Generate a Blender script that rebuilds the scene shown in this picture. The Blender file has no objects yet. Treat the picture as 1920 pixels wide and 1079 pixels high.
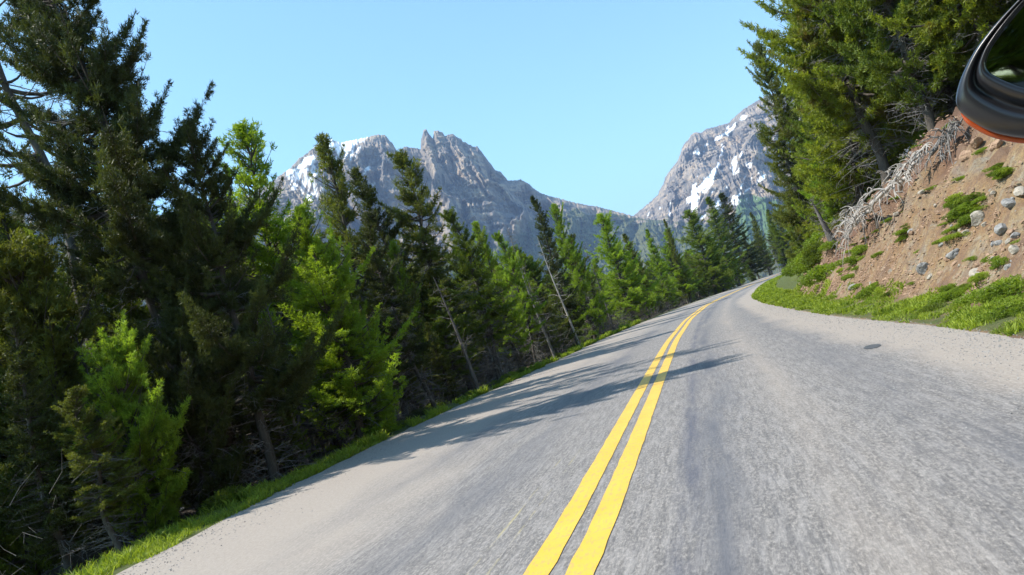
import bpy, math, random
import numpy as np
from mathutils import Vector, Matrix, Euler

# ------------------------------------------------------------------ camera, world, sun, exposure
SC = bpy.context.scene
F, EYE = 1493.3, 1.35                       # focal length in photo pixels (1920 wide), eye height
ROLL = math.radians(15)
PITCH = math.atan((500 + math.tan(ROLL)*500 - 539.5)*math.cos(ROLL)/F)
YAW = math.radians(-18.24486)
fw = np.array([math.sin(YAW)*math.cos(PITCH), math.cos(YAW)*math.cos(PITCH), math.sin(PITCH)])
r0 = np.array([math.cos(YAW), -math.sin(YAW), 0]); u0 = np.cross(r0, fw)
rt = math.cos(ROLL)*r0 - math.sin(ROLL)*u0
up = math.sin(ROLL)*r0 + math.cos(ROLL)*u0
cam = bpy.data.objects.new('camera', bpy.data.cameras.new('camera'))
SC.collection.objects.link(cam); SC.camera = cam
cam.data.sensor_width = 36; cam.data.lens = F/1920*36
cam.data.clip_start = 0.05; cam.data.clip_end = 30000
cam.matrix_world = Matrix(((rt[0], up[0], -fw[0], 0), (rt[1], up[1], -fw[1], 0), (rt[2], up[2], -fw[2], EYE), (0, 0, 0, 1)))

SUN_EL = math.radians(49); LDIR = (0.97, 0.24)       # where the light travels to, on the ground
W = bpy.data.worlds.new('World'); SC.world = W; W.use_nodes = True
nt = W.node_tree; bg = nt.nodes['Background']
sky = nt.nodes.new('ShaderNodeTexSky'); sky.sky_type = 'NISHITA'; sky.sun_disc = False
sky.sun_elevation = SUN_EL
sky.sun_rotation = math.atan2(-LDIR[0], -LDIR[1])
sky.air_density = 1.0; sky.dust_density = 1.0; sky.ozone_density = 1.6; sky.altitude = 1500
tint = nt.nodes.new('ShaderNodeMix'); tint.data_type = 'RGBA'; tint.blend_type = 'MULTIPLY'; tint.inputs[0].default_value = 1
tint.inputs[7].default_value = (1.12, 1.42, 1.26, 1)
nt.links.new(sky.outputs[0], tint.inputs[6]); nt.links.new(tint.outputs[2], bg.inputs[0])
bg.inputs[1].default_value = 0.14
sl = bpy.data.lights.new('sun', 'SUN'); sl.energy = 4.6; sl.angle = math.radians(0.5); sl.color = (1, 0.95, 0.86)
sun = bpy.data.objects.new('sun', sl); SC.collection.objects.link(sun)
sd = Vector((LDIR[0]*math.cos(SUN_EL), LDIR[1]*math.cos(SUN_EL), -math.sin(SUN_EL)))
sun.rotation_euler = sd.to_track_quat('-Z', 'Y').to_euler()
SC.view_settings.view_transform = 'Standard'; SC.view_settings.look = 'None'
SC.view_settings.exposure = 0.85; SC.view_settings.gamma = 1
SC.cycles.max_bounces = 6; SC.cycles.transparent_max_bounces = 4; SC.cycles.volume_bounces = 0

# ------------------------------------------------------------------ helpers
rng = np.random.default_rng(7); random.seed(7)
def raydir(px, py): return fw + rt*(px-960)/F - up*(py-539.5)/F
def gp(px, py, z=0.0):
    v = raydir(px, py); return v*((z-EYE)/v[2]) + np.array([0, 0, EYE])
def at(px, py, Y):
    v = raydir(px, py); return v*(Y/v[1]) + np.array([0, 0, EYE])
def proj(P):
    P = np.asarray(P, float) - np.array([0, 0, EYE])
    d = P@fw
    return 960 + F*(P@rt)/d, 539.5 - F*(P@up)/d, d

class Noise:
    def __init__(s, seed):
        r = np.random.default_rng(seed); s.p = r.permutation(256); s.p = np.concatenate([s.p, s.p]); a = r.uniform(0, 2*np.pi, 256); s.gx, s.gy = np.cos(a), np.sin(a)
    def n(s, x, y):
        x = np.asarray(x, float); y = np.asarray(y, float)
        xi = np.floor(x).astype(int); yi = np.floor(y).astype(int); xf = x-xi; yf = y-yi
        u = xf*xf*xf*(xf*(xf*6-15)+10); v = yf*yf*yf*(yf*(yf*6-15)+10)
        def g(i, j, dx, dy):
            h = s.p[(s.p[(xi+i) & 255] + yi + j) & 255]; return s.gx[h]*dx + s.gy[h]*dy
        a = g(0, 0, xf, yf); b = g(1, 0, xf-1, yf); c = g(0, 1, xf, yf-1); d = g(1, 1, xf-1, yf-1)
        return ((a*(1-u)+b*u)*(1-v) + (c*(1-u)+d*u)*v)*1.5
    def fbm(s, x, y, o=4, g=0.5):
        t = 0; a = 1; f = 1
        for i in range(o): t = t + a*s.n(np.asarray(x)*f+i*17.3, np.asarray(y)*f+i*9.1); a *= g; f *= 2.03
        return t
    def ridge(s, x, y, o=4, g=0.5):
        t = 0; a = 1; f = 1
        for i in range(o): t = t + a*(1-2*np.abs(s.n(np.asarray(x)*f+i*31.7, np.asarray(y)*f+i*5.3))); a *= g; f *= 2.07
        return t
NZ = Noise(3)
def sstep(a, b, x): t = np.clip((x-a)/(b-a), 0, 1); return t*t*(3-2*t)

def make_mesh(name, V, faces, smooth=False, uv=None, attrs=None):
    """V (n,3); faces: (m,k) int array, or a list of such arrays"""
    me = bpy.data.meshes.new(name)
    fl = faces if isinstance(faces, list) else [faces]
    fl = [np.asarray(f, np.int32) for f in fl if len(f)]
    V = np.asarray(V, np.float32)
    me.vertices.add(len(V)); me.vertices.foreach_set('co', V.ravel())
    nl = sum(f.size for f in fl); nf = sum(len(f) for f in fl)
    me.loops.add(nl); me.loops.foreach_set('vertex_index', np.concatenate([f.ravel() for f in fl]))
    starts = []; o = 0
    for f in fl:
        k = f.shape[1]; starts.append(o + np.arange(len(f))*k); o += f.size
    me.polygons.add(nf); me.polygons.foreach_set('loop_start', np.concatenate(starts).astype(np.int32))
    me.polygons.foreach_set('use_smooth', np.full(nf, bool(smooth)))
    if uv is not None:
        l = me.uv_layers.new(name='UVMap'); idx = np.concatenate([f.ravel() for f in fl])
        l.data.foreach_set('uv', np.asarray(uv, np.float32)[idx].ravel())
    for k, a in (attrs or {}).items():
        t = me.attributes.new(k, 'FLOAT', 'POINT'); t.data.foreach_set('value', np.asarray(a, np.float32).ravel())
    me.update(calc_edges=True); me.validate()
    return me
def link(o): SC.collection.objects.link(o); return o
def obj(name, me, mat=None, parent=None, **tags):
    o = link(bpy.data.objects.new(name, me))
    if mat is not None:
        if len(me.materials) == 0: me.materials.append(mat)
        elif me.materials[0] != mat:
            o.material_slots[0].link = 'OBJECT'; o.material_slots[0].material = mat
    if parent is not None: o.parent = parent
    for k, v in tags.items(): o[k] = v
    return o
def thing(name, label, cat, group=None, loc=(0, 0, 0)):
    o = link(bpy.data.objects.new(name, None)); o.location = loc; o['label'] = label; o['category'] = cat
    o.empty_display_size = 0.2
    if group: o['group'] = group
    return o

class MB:
    """collects tubes"""
    def __init__(s): s.V = []; s.F = []; s.n = 0
    def add(s, V, Fc): s.V.append(np.asarray(V, float)); s.F.append(np.asarray(Fc)+s.n); s.n += len(V)
    def tube(s, P, R, k=6):
        P = np.asarray(P, float); R = np.asarray(R, float)
        T = np.gradient(P, axis=0); T /= np.linalg.norm(T, axis=1)[:, None]+1e-9
        ref = np.array([0, 0, 1.]) if abs(T[0, 2]) < .8 else np.array([1., 0, 0])
        A = np.cross(T, ref); A /= np.linalg.norm(A, axis=1)[:, None]+1e-9; B = np.cross(T, A)
        a = np.arange(k)*2*np.pi/k
        V = P[:, None, :] + R[:, None, None]*(np.cos(a)[None, :, None]*A[:, None, :] + np.sin(a)[None, :, None]*B[:, None, :])
        n = len(P); i = np.arange(n-1)[:, None]*k; j = np.arange(k)[None, :]; j2 = (j+1) % k
        Fq = np.stack([i+j, i+j2, i+k+j2, i+k+j], -1).reshape(-1, 4)
        s.add(V.reshape(-1, 3), Fq)
    def mesh(s, name, smooth=True): return make_mesh(name, np.concatenate(s.V), np.concatenate(s.F), smooth)

# ------------------------------------------------------------------ materials
def mat(name):
    m = bpy.data.materials.new(name); m.use_nodes = True; t = m.node_tree
    return m, t, t.nodes['Principled BSDF']
def N(t, typ, **kw):
    n = t.nodes.new(typ)
    for k, v in kw.items():
        if k.startswith('i'): n.inputs[int(k[1:])].default_value = v
        else: setattr(n, k, v)
    return n
def noise(t, vec, scale, detail=4, rough=.6):
    n = t.nodes.new('ShaderNodeTexNoise'); n.inputs['Scale'].default_value = scale; n.inputs['Detail'].default_value = detail; n.inputs['Roughness'].default_value = rough
    if vec is not None: t.links.new(vec, n.inputs['Vector'])
    return n.outputs['Fac']
def ramp(t, fac, stops):
    n = t.nodes.new('ShaderNodeValToRGB'); e = n.color_ramp.elements
    while len(e) < len(stops): e.new(0.5)
    for i, (p, c) in enumerate(stops):
        e[i].position = p; e[i].color = (*c, 1) if not isinstance(c, (int, float)) else (c, c, c, 1)
    t.links.new(fac, n.inputs[0]); return n.outputs[0]
def mix(t, fac, a, b, mode='MIX'):
    n = t.nodes.new('ShaderNodeMix'); n.data_type = 'RGBA'; n.blend_type = mode
    for i, v in ((0, fac), (6, a), (7, b)):
        if hasattr(v, 'is_linked'): t.links.new(v, n.inputs[i])
        elif i == 0: n.inputs[0].default_value = v
        else: n.inputs[i].default_value = (*v, 1)
    return n.outputs[2]
def math_(t, op, a, b=0.0, c=None):
    n = t.nodes.new('ShaderNodeMath'); n.operation = op
    for i, v in enumerate((a, b) if c is None else (a, b, c)):
        if hasattr(v, 'is_linked'): t.links.new(v, n.inputs[i])
        else: n.inputs[i].default_value = v
    return n.outputs[0]
def scaled(t, vec, s):
    n = t.nodes.new('ShaderNodeMapping'); n.inputs['Scale'].default_value = s; t.links.new(vec, n.inputs[0]); return n.outputs[0]
def bump(t, h, st, dist=.02):
    n = t.nodes.new('ShaderNodeBump'); n.inputs['Strength'].default_value = st; n.inputs['Distance'].default_value = dist; t.links.new(h, n.inputs['Height']); return n.outputs[0]
def attr(t, name): n = t.nodes.new('ShaderNodeAttribute'); n.attribute_name = name; return n.outputs['Fac']

def needle_mat(name, c_old, c_new, trans=0.32, dry=None):
    m, t, b = mat(name)
    tc = N(t, 'ShaderNodeTexCoord'); oi = N(t, 'ShaderNodeObjectInfo')
    n1 = noise(t, tc.outputs['Object'], 1.3, 3)
    f = math_(t, 'ADD', math_(t, 'MULTIPLY', attr(t, 'fresh'), 0.75), math_(t, 'MULTIPLY_ADD', n1, 1.2, -.5))
    f = math_(t, 'ADD', f, math_(t, 'MULTIPLY_ADD', oi.outputs['Random'], .2, -.1))
    cl = t.nodes.new('ShaderNodeClamp'); t.links.new(f, cl.inputs[0])
    c = mix(t, cl.outputs[0], c_old, c_new)
    if dry:
        n2 = noise(t, tc.outputs['Object'], .9, 2); c = mix(t, ramp(t, n2, [(.56, 0), (.68, 1)]), c, dry)
    t.links.new(c, b.inputs['Base Color']); b.inputs['Roughness'].default_value = .55
    b.inputs['Specular IOR Level'].default_value = .3
    tr = N(t, 'ShaderNodeBsdfTranslucent'); t.links.new(mix(t, 1.0, c, (1.3, 1.3, .55), 'MULTIPLY'), tr.inputs[0])
    ms = N(t, 'ShaderNodeMixShader'); ms.inputs[0].default_value = trans
    t.links.new(b.outputs[0], ms.inputs[1]); t.links.new(tr.outputs[0], ms.inputs[2])
    t.links.new(ms.outputs[0], t.nodes['Material Output'].inputs[0]); return m
M = {}
M['bright'] = needle_mat('bright_green_needles', (.075, .13, .018), (.33, .45, .04), .48)
M['mid'] = needle_mat('mid_green_needles', (.05, .08, .016), (.21, .27, .032), .42)
M['olive'] = needle_mat('olive_needles', (.045, .06, .016), (.20, .22, .04), .4)
M['dark'] = needle_mat('dark_needles', (.028, .036, .014), (.105, .125, .028), .3)
M['bank'] = needle_mat('bank_needles', (.065, .095, .016), (.34, .39, .04), .5, dry=(.16, .13, .04))
M['yellow'] = needle_mat('sunny_pine_needles', (.08, .14, .02), (.34, .48, .05), .48)
M['leaf'] = needle_mat('shrub_leaves', (.09, .14, .02), (.30, .40, .045), .45)
M['grassblade'] = needle_mat('grass_blades', (.13, .19, .03), (.42, .50, .06), .45)

def wood_mat(name, c1, c2, sc=9):
    m, t, b = mat(name); tc = N(t, 'ShaderNodeTexCoord')
    v = scaled(t, tc.outputs['Object'], (1, 1, .25)); n = noise(t, v, sc, 6, .7)
    t.links.new(ramp(t, n, [(.3, c1), (.7, c2)]), b.inputs['Base Color']); b.inputs['Roughness'].default_value = .9
    t.links.new(bump(t, n, .6, .02), b.inputs['Normal']); return m
M['bark'] = wood_mat('bark', (.035, .028, .022), (.13, .11, .09))
M['deadwood'] = wood_mat('weathered_dead_wood', (.10, .09, .085), (.30, .28, .26))
M['palewood'] = wood_mat('bleached_dead_wood', (.22, .20, .18), (.55, .50, .45))
M['twig'] = wood_mat('grey_twigs', (.06, .052, .048), (.20, .18, .165))

# ------------------------------------------------------------------ road course (metres, from the camera forward)
def course(pts):
    pts = np.array(pts, float); ys = np.arange(-60, 420, .5)
    xs = np.interp(ys, pts[:, 0], pts[:, 1]); k = np.hanning(17); k /= k.sum()
    xs = np.convolve(np.pad(xs, 8, mode='edge'), k, 'valid'); return lambda y: np.interp(y, ys, xs)
Lx = course([(-60, -3.6), (-30, -5.2), (0, -6.8), (6.5, -7.2), (8.5, -7.6), (10.6, -7.9), (16.8, -8.5), (25, -8.8), (42, -9.8), (56, -10.1), (80, -9.6), (97, -8.3), (117, -6.3), (145, -4.6), (174, -2.2), (210, 3), (260, 16), (330, 45), (420, 90)])
Cx = course([(-60, 2.2), (-30, .2), (0, -1.35), (4.3, -1.56), (7.2, -1.86), (15.2, -2.66), (24.3, -3.55), (39, -4.67), (57, -5.45), (70.6, -5.33), (85, -4.75), (99, -4.1), (120, -2.7), (145, -1.2), (174, 1.2), (210, 6.5), (260, 19), (330, 48), (420, 93)])
Rx = course([(-60, 7), (-30, 4.9), (0, 3.2), (5, 2.6), (9.1, 2.04), (13.5, 1.56), (16.5, 1.0), (23.2, .2), (35.3, -1.04), (47.3, -1.92), (67.7, -2.0), (80, -1.9), (97, -1.2), (120, .3), (145, 2.0), (174, 4.6), (210, 10), (260, 22), (330, 51), (420, 96)])
HCY = np.array([-60, 8, 16, 22, 27, 31, 36, 50, 90, 200, 400]); HCV = np.array([6.5, 6.5, 5.6, 4.5, 3.3, 2.2, 1.7, 1.4, 1.6, 2.5, 3])
def ground(x, y):
    x = np.asarray(x, float); y = np.asarray(y, float)
    L, R = Lx(y), Rx(y); dl = np.maximum(L-x, 0); dr = np.maximum(x-R, 0)
    n = NZ.fbm(x*.35, y*.35, 4); n2 = NZ.fbm(x*1.7+5, y*1.7, 3)
    zl = -.05*np.minimum(dl, 1.2) - .12*np.clip(dl-1.2, 0, 5) - .30*np.clip(dl-6.2, 0, 130) - .02*np.clip(dl-136, 0, 1e4)
    zl = np.maximum(zl, -62 + NZ.fbm(x*.004, y*.004, 3)*6)
    zl = zl + (n*.22 + n2*.05)*sstep(.2, 3, dl)
    vw = 1.15 + .3*n + 1.5*sstep(33, 46, y); hc = np.interp(y, HCY, HCV)
    d2 = np.maximum(dr-vw, 0); sl = .92 + .12*NZ.n(y*.12, 3.3+x*0); w = hc/sl
    zr = .10*np.minimum(dr, vw) + sl*np.minimum(d2, w) + .42*np.clip(d2-w, 0, 60) + .15*np.clip(d2-w-60, 0, 200)
    # gully and outcrop relief in the cut
    g = NZ.ridge(y*.42+x*.05, x*.16, 4)-1.0
    zr = zr + sstep(.2, 1.5, d2)*(g*.26 + n*.25 + n2*.14*sstep(0, 1, d2) + .13*NZ.ridge(x*1.6, y*1.6, 4) + .06*np.floor(4*NZ.fbm(x*.8+2, y*.5, 3)))
    zr = np.maximum(zr, 0) * (1-sstep(350, 700, y)) + -62*sstep(350, 700, y)*(dr > 0)
    return np.where(dl > 0, zl, np.where(dr > 0, zr, -.012)) + np.where((dl == 0) & (dr == 0), -62*sstep(380, 700, y), 0)
def hit(px, py, off=0.0):
    """first point of the ground seen along a photo pixel"""
    v = raydir(px, py); ts = np.concatenate([np.arange(4, 60, .05), np.arange(60, 300, .5)])
    P = ts[:, None]*v[None, :] + np.array([0, 0, EYE]); g = ground(P[:, 0], P[:, 1])
    below = P[:, 2] < g
    if not below.any(): return None
    k = np.argmax(below); return np.array([P[k, 0], P[k, 1], g[k]+off])

# ground sheet
ys = np.concatenate([np.arange(-40, 5, .6), np.arange(5, 50, .22), np.arange(50, 110, .6), np.arange(110, 200, 2), np.arange(200, 420, 8), np.geomspace(430, 14000, 26)])
dl = np.concatenate([np.geomspace(9000, 14, 34), np.arange(13.5, 3, -.45), np.arange(3, 0, -.15)])
dr = np.concatenate([np.arange(.12, 12, .14), np.arange(12, 40, .8), np.geomspace(40, 5000, 26)])
Yg = np.repeat(ys[:, None], len(dl)+len(dr)+3, 1)
Xg = np.concatenate([Lx(ys)[:, None]-dl[None, :], Lx(ys)[:, None], (.5*(Lx(ys)+Rx(ys)))[:, None], Rx(ys)[:, None], Rx(ys)[:, None]+dr[None, :]], 1)
Zg = ground(Xg, Yg); nr, nc = Xg.shape
I = np.arange(nr*nc).reshape(nr, nc)
FQ = np.stack([I[:-1, :-1], I[:-1, 1:], I[1:, 1:], I[1:, :-1]], -1).reshape(-1, 4)
dLg = Lx(Yg)-Xg; dRg = Xg-Rx(Yg)
nn = NZ.fbm(Xg*.8, Yg*.8, 3)
grass = np.maximum(1-sstep(.9, 1.9, dLg+nn*.7), 0)*(dLg > -.5)*1.0
grassR = (1-sstep(.7, 1.3, dRg+nn*.4))*(dRg > .1)*.55
tuftR = sstep(.15, .6, NZ.fbm(Xg*1.3+40, Yg*1.3, 4))*(dRg > 1.5)*.42
gr = np.clip(np.where(dRg > 0, np.maximum(grassR, .75*sstep(33, 40, Yg)*(dRg > 0)), grass), 0, 1)
cut = sstep(1.2, 2.2, dRg)
hcw = np.interp(Yg, HCY, HCV)
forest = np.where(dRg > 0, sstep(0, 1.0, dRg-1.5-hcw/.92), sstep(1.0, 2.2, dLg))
lip = np.where(dRg > 0, sstep(-4.0, -1.4, dRg-1.5-hcw/.92+nn*1.3), 0)*(1-sstep(30, 38, Yg))
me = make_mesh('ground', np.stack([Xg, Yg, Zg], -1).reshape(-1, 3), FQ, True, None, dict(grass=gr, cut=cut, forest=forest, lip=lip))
m, t, b = mat('ground_soil'); tc = N(t, 'ShaderNodeTexCoord'); o = tc.outputs['Object']
n_big = noise(t, o, .8, 6, .7); n_mid = noise(t, o, 3.2, 6, .7); n_fine = noise(t, o, 26, 4, .7)
streak = noise(t, scaled(t, o, (.35, 2.4, .35)), 2.2, 5, .7)
c = ramp(t, n_big, [(.36, (.17, .10, .058)), (.45, (.35, .215, .10)), (.54, (.41, .31, .165)), (.64, (.34, .325, .27))])
c = mix(t, ramp(t, streak, [(.42, 0), (.62, .75)]), c, (.25, .16, .11))
c = mix(t, ramp(t, n_mid, [(.56, 0), (.68, .75)]), c, (.44, .39, .31))
c = mix(t, ramp(t, noise(t, o, 9, 5, .75), [(.36, .8), (.50, 0)]), c, (.17, .115, .075))
c = mix(t, ramp(t, n_fine, [(.35, .55), (.6, 0)]), c, (.20, .14, .10))
c = mix(t, math_(t, 'MULTIPLY', attr(t, 'lip'), .9), c, mix(t, n_mid, (.12, .065, .045), (.24, .135, .09)))
gcol = mix(t, n_fine, (.05, .07, .015), (.15, .19, .04))
c = mix(t, ramp(t, math_(t, 'MULTIPLY', attr(t, 'grass'), math_(t, 'ADD', n_mid, .35)), [(.28, 0), (.5, 1)]), c, gcol)
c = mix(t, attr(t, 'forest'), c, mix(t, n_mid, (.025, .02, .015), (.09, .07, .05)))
c = mix(t, 1.0, c, (.86, .82, .78), 'MULTIPLY')
t.links.new(c, b.inputs['Base Color']); b.inputs['Roughness'].default_value = .95
t.links.new(bump(t, math_(t, 'ADD', n_mid, math_(t, 'MULTIPLY', n_fine, .4)), 1.0, .13), b.inputs['Normal'])
obj('ground', me, m, kind='structure')

# road sheet: u = metres from the centre line, v = metres along
ry = np.concatenate([np.arange(-40, 60, .4), np.arange(60, 340, 2)])
K = 24; s = np.linspace(0, 1, K)
edge = .12*NZ.fbm(ry*.9, ry*0+2.2, 3)
lx = Lx(ry)+edge-.05; rx = Rx(ry)+.12*NZ.fbm(ry*.9, ry*0+8.2, 3)+.1
RX = lx[:, None]+(rx-lx)[:, None]*s[None, :]; RY = np.repeat(ry[:, None], K, 1)
al = np.concatenate([[0], np.cumsum(np.hypot(np.diff(ry), np.diff(Cx(ry))))])
I = np.arange(len(ry)*K).reshape(len(ry), K); FQ = np.stack([I[:-1, :-1], I[:-1, 1:], I[1:, 1:], I[1:, :-1]], -1).reshape(-1, 4)
UV = np.stack([RX-Cx(RY), np.repeat(al[:, None], K, 1)], -1).reshape(-1, 2)
el = np.minimum(RX-lx[:, None], 9); er = rx[:, None]-RX
me = make_mesh('road', np.stack([RX, RY, RX*0+.004*np.minimum(np.minimum(el, er)*4, 1)], -1).reshape(-1, 3), FQ, True, UV, dict(el=el, er=er))
m, t, b = mat('chip_seal_asphalt'); uvn = N(t, 'ShaderNodeUVMap'); uv = uvn.outputs[0]
sep = N(t, 'ShaderNodeSeparateXYZ'); t.links.new(uv, sep.inputs[0]); U = sep.outputs[0]
agg = noise(t, scaled(t, uv, (1, .35, 1)), 46, 4, .8)
agg2 = noise(t, scaled(t, uv, (1, .10, 1)), 17, 5, .75)
wear = noise(t, scaled(t, uv, (1, .08, 1)), 2.3, 4, .6)
big = noise(t, scaled(t, uv, (1, .3, 1)), .7, 3)
c = ramp(t, agg, [(.34, (.088, .081, .079)), (.5, (.18, .165, .155)), (.66, (.36, .325, .295))])
c = mix(t, ramp(t, agg2, [(.44, .0), (.64, .6)]), c, (.33, .305, .29))
c = mix(t, ramp(t, noise(t, scaled(t, uv, (1, .09, 1)), 23, 4, .7), [(.36, .55), (.5, 0)]), c, (.095, .09, .092))
def band(x0, wd):                                    # a soft band across the road at x0
    return math_(t, 'SUBTRACT', 1, math_(t, 'MINIMUM', math_(t, 'DIVIDE', math_(t, 'ABSOLUTE', math_(t, 'SUBTRACT', U, x0)), wd), 1))
# worn wheel paths, a little darker and bluer with bitumen
for x0, wd, a in ((.95, .42, .9), (2.6, .5, .5), (-1.35, .6, .75), (-2.75, .45, .45)):
    f = math_(t, 'MULTIPLY', band(x0, wd), ramp(t, wear, [(.35, 0), (.62, 1)]))
    c = mix(t, math_(t, 'MULTIPLY', f, a), c, (.095, .098, .115))
f = math_(t, 'MULTIPLY', band(.72, .13), ramp(t, noise(t, scaled(t, uv, (1, .15, 1)), 5, 4), [(.38, 0), (.6, 1)]))
c = mix(t, math_(t, 'MULTIPLY', f, .7), c, (.065, .07, .10))
# sandy grit towards the edges and between the wheel paths
lf = math_(t, 'SUBTRACT', 1, math_(t, 'MINIMUM', math_(t, 'DIVIDE', attr(t, 'el'), 4.3), 1))
rf = math_(t, 'SUBTRACT', 1, math_(t, 'MINIMUM', math_(t, 'DIVIDE', attr(t, 'er'), 1.3), 1))
grit = math_(t, 'ADD', math_(t, 'MULTIPLY', math_(t, 'MAXIMUM', math_(t, 'MULTIPLY', lf, 1.25), math_(t, 'MULTIPLY', rf, 1.5)), 1.0), math_(t, 'MULTIPLY_ADD', big, 1.2, -.62))
grit = math_(t, 'MAXIMUM', grit, math_(t, 'MULTIPLY', band(1.75, .5), math_(t, 'MULTIPLY_ADD', wear, 1.0, -.15)))
c = mix(t, ramp(t, grit, [(.12, 0), (.62, .85)]), c, mix(t, agg, (.19, .162, .138), (.48, .41, .35)))
old = math_(t, 'MULTIPLY', math_(t, 'MAXIMUM', band(-.50, .03), band(-.66, .03)), ramp(t, noise(t, scaled(t, uv, (1, .07, 1)), 12, 4, .8), [(.42, 0), (.66, .4)]))
c = mix(t, math_(t, 'MULTIPLY', ramp(t, old, [(.1, 0), (.5, 1)]), ramp(t, math_(t, 'DIVIDE', sep.outputs[1], 100), [(.478, 1), (.486, 0)])), c, (.50, .42, .17))
t.links.new(c, b.inputs['Base Color']); b.inputs['Roughness'].default_value = .85
t.links.new(bump(t, math_(t, 'ADD', agg, math_(t, 'MULTIPLY', agg2, .5)), .55, .012), b.inputs['Normal'])
obj('road', me, m, kind='structure')

# painted double centre line
def stripe(name, off, w):
    yy = np.concatenate([np.arange(-20, 60, .25), np.arange(60, 330, 1)]); cx = Cx(yy)+off
    T = np.stack([np.gradient(cx), np.gradient(yy)], -1); T /= np.linalg.norm(T, axis=1)[:, None]
    e1 = .008*NZ.fbm(yy*3, yy*0+off, 3); e2 = .008*NZ.fbm(yy*3, yy*0+off+9, 3)
    a = np.stack([cx-T[:, 1]*(w/2+e1), yy+T[:, 0]*w/2, yy*0+.009], -1); c2 = np.stack([cx+T[:, 1]*(w/2+e2), yy-T[:, 0]*w/2, yy*0+.009], -1)
    V = np.concatenate([a, c2]); n = len(yy); i = np.arange(n-1)
    uvs = np.concatenate([np.stack([yy*0, yy], -1), np.stack([yy*0+w, yy], -1)])
    me = make_mesh(name, V, np.stack([i, n+i, n+i+1, i+1], -1), True, uvs)
    return obj(name, me, M['paint'], kind='structure')
m, t, b = mat('yellow_road_paint'); M['paint'] = m; uv = N(t, 'ShaderNodeUVMap').outputs[0]
n1 = noise(t, scaled(t, uv, (1, .35, 1)), 30, 4, .7); n2 = noise(t, scaled(t, uv, (1, .5, 1)), 3, 3)
c = mix(t, ramp(t, n2, [(.3, 0), (.7, 1)]), (.66, .385, .03), (.74, .45, .05))
c = mix(t, ramp(t, n1, [(.50, 0), (.68, .7)]), c, (.33, .27, .15))
t.links.new(c, b.inputs['Base Color']); b.inputs['Roughness'].default_value = .6; t.links.new(bump(t, n1, .3, .006), b.inputs['Normal'])
stripe('centre_line', -.14, .175); stripe('centre_line', .145, .18)

# dark patch of fresh tar in the right lane
pc = gp(1635, 650, .01); th = np.linspace(0, 2*np.pi, 40, endpoint=False); rr = 1+.18*NZ.n(np.cos(th)*1.4+3, np.sin(th)*1.4)
V = np.stack([pc[0]+.10*rr*np.cos(th)*1.1, pc[1]+.22*rr*np.sin(th), th*0+.0095], -1)
m, t, b = mat('tar'); b.inputs['Base Color'].default_value = (.05, .055, .06, 1); b.inputs['Roughness'].default_value = .6
tcn = N(t, 'ShaderNodeTexCoord'); t.links.new(ramp(t, noise(t, tcn.outputs['Object'], 40), [(.3, (.04, .043, .048)), (.8, (.13, .13, .13))]), b.inputs['Base Color'])
obj('road_patch', make_mesh('road_patch', V, np.arange(40)[None, :]), m, kind='structure')

# ------------------------------------------------------------------ mountains
def inpoly(px, py, poly):
    r = np.zeros(px.shape, bool); n = len(poly)
    for i in range(n):
        x1, y1 = poly[i]; x2, y2 = poly[(i+1) % n]
        if y1 == y2: continue
        cnd = ((y1 > py) != (y2 > py)) & (px < (x2-x1)*(py-y1)/(y2-y1)+x1); r ^= cnd
    return r
m, t, b = mat('mountain_rock'); M['rock_face'] = m; tc = N(t, 'ShaderNodeTexCoord'); o = tc.outputs['Object']
v1 = scaled(t, o, (1, 1, .3)); a1 = noise(t, v1, .012, 6, .7); a2 = noise(t, scaled(t, o, (.2, .2, 1)), .03, 5, .7); a3 = noise(t, o, .1, 4, .7)
c = ramp(t, a1, [(.40, (.15, .13, .115)), (.5, (.28, .225, .17)), (.60, (.47, .355, .235))])
c = mix(t, ramp(t, a2, [(.44, .75), (.5, 0)]), c, (.13, .115, .105))
c = mix(t, ramp(t, a3, [(.35, .35), (.6, 0)]), c, (.16, .15, .145))
vg = mix(t, ramp(t, a3, [(.4, 0), (.62, 1)]), (.035, .055, .018), (.15, .15, .05))
c = mix(t, attr(t, 'veg'), c, vg)
c = mix(t, attr(t, 'meadow'), c, mix(t, a3, (.05, .10, .03), (.12, .20, .06)))
c = mix(t, attr(t, 'snow'), c, (.86, .87, .90))
t.links.new(c, b.inputs['Base Color']); b.inputs['Roughness'].default_value = .95
t.links.new(bump(t, math_(t, 'MULTIPLY', math_(t, 'ADD', a3, a1), math_(t, 'SUBTRACT', 1, attr(t, 'snow'))), .7, 9), b.inputs['Normal'])

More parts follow.
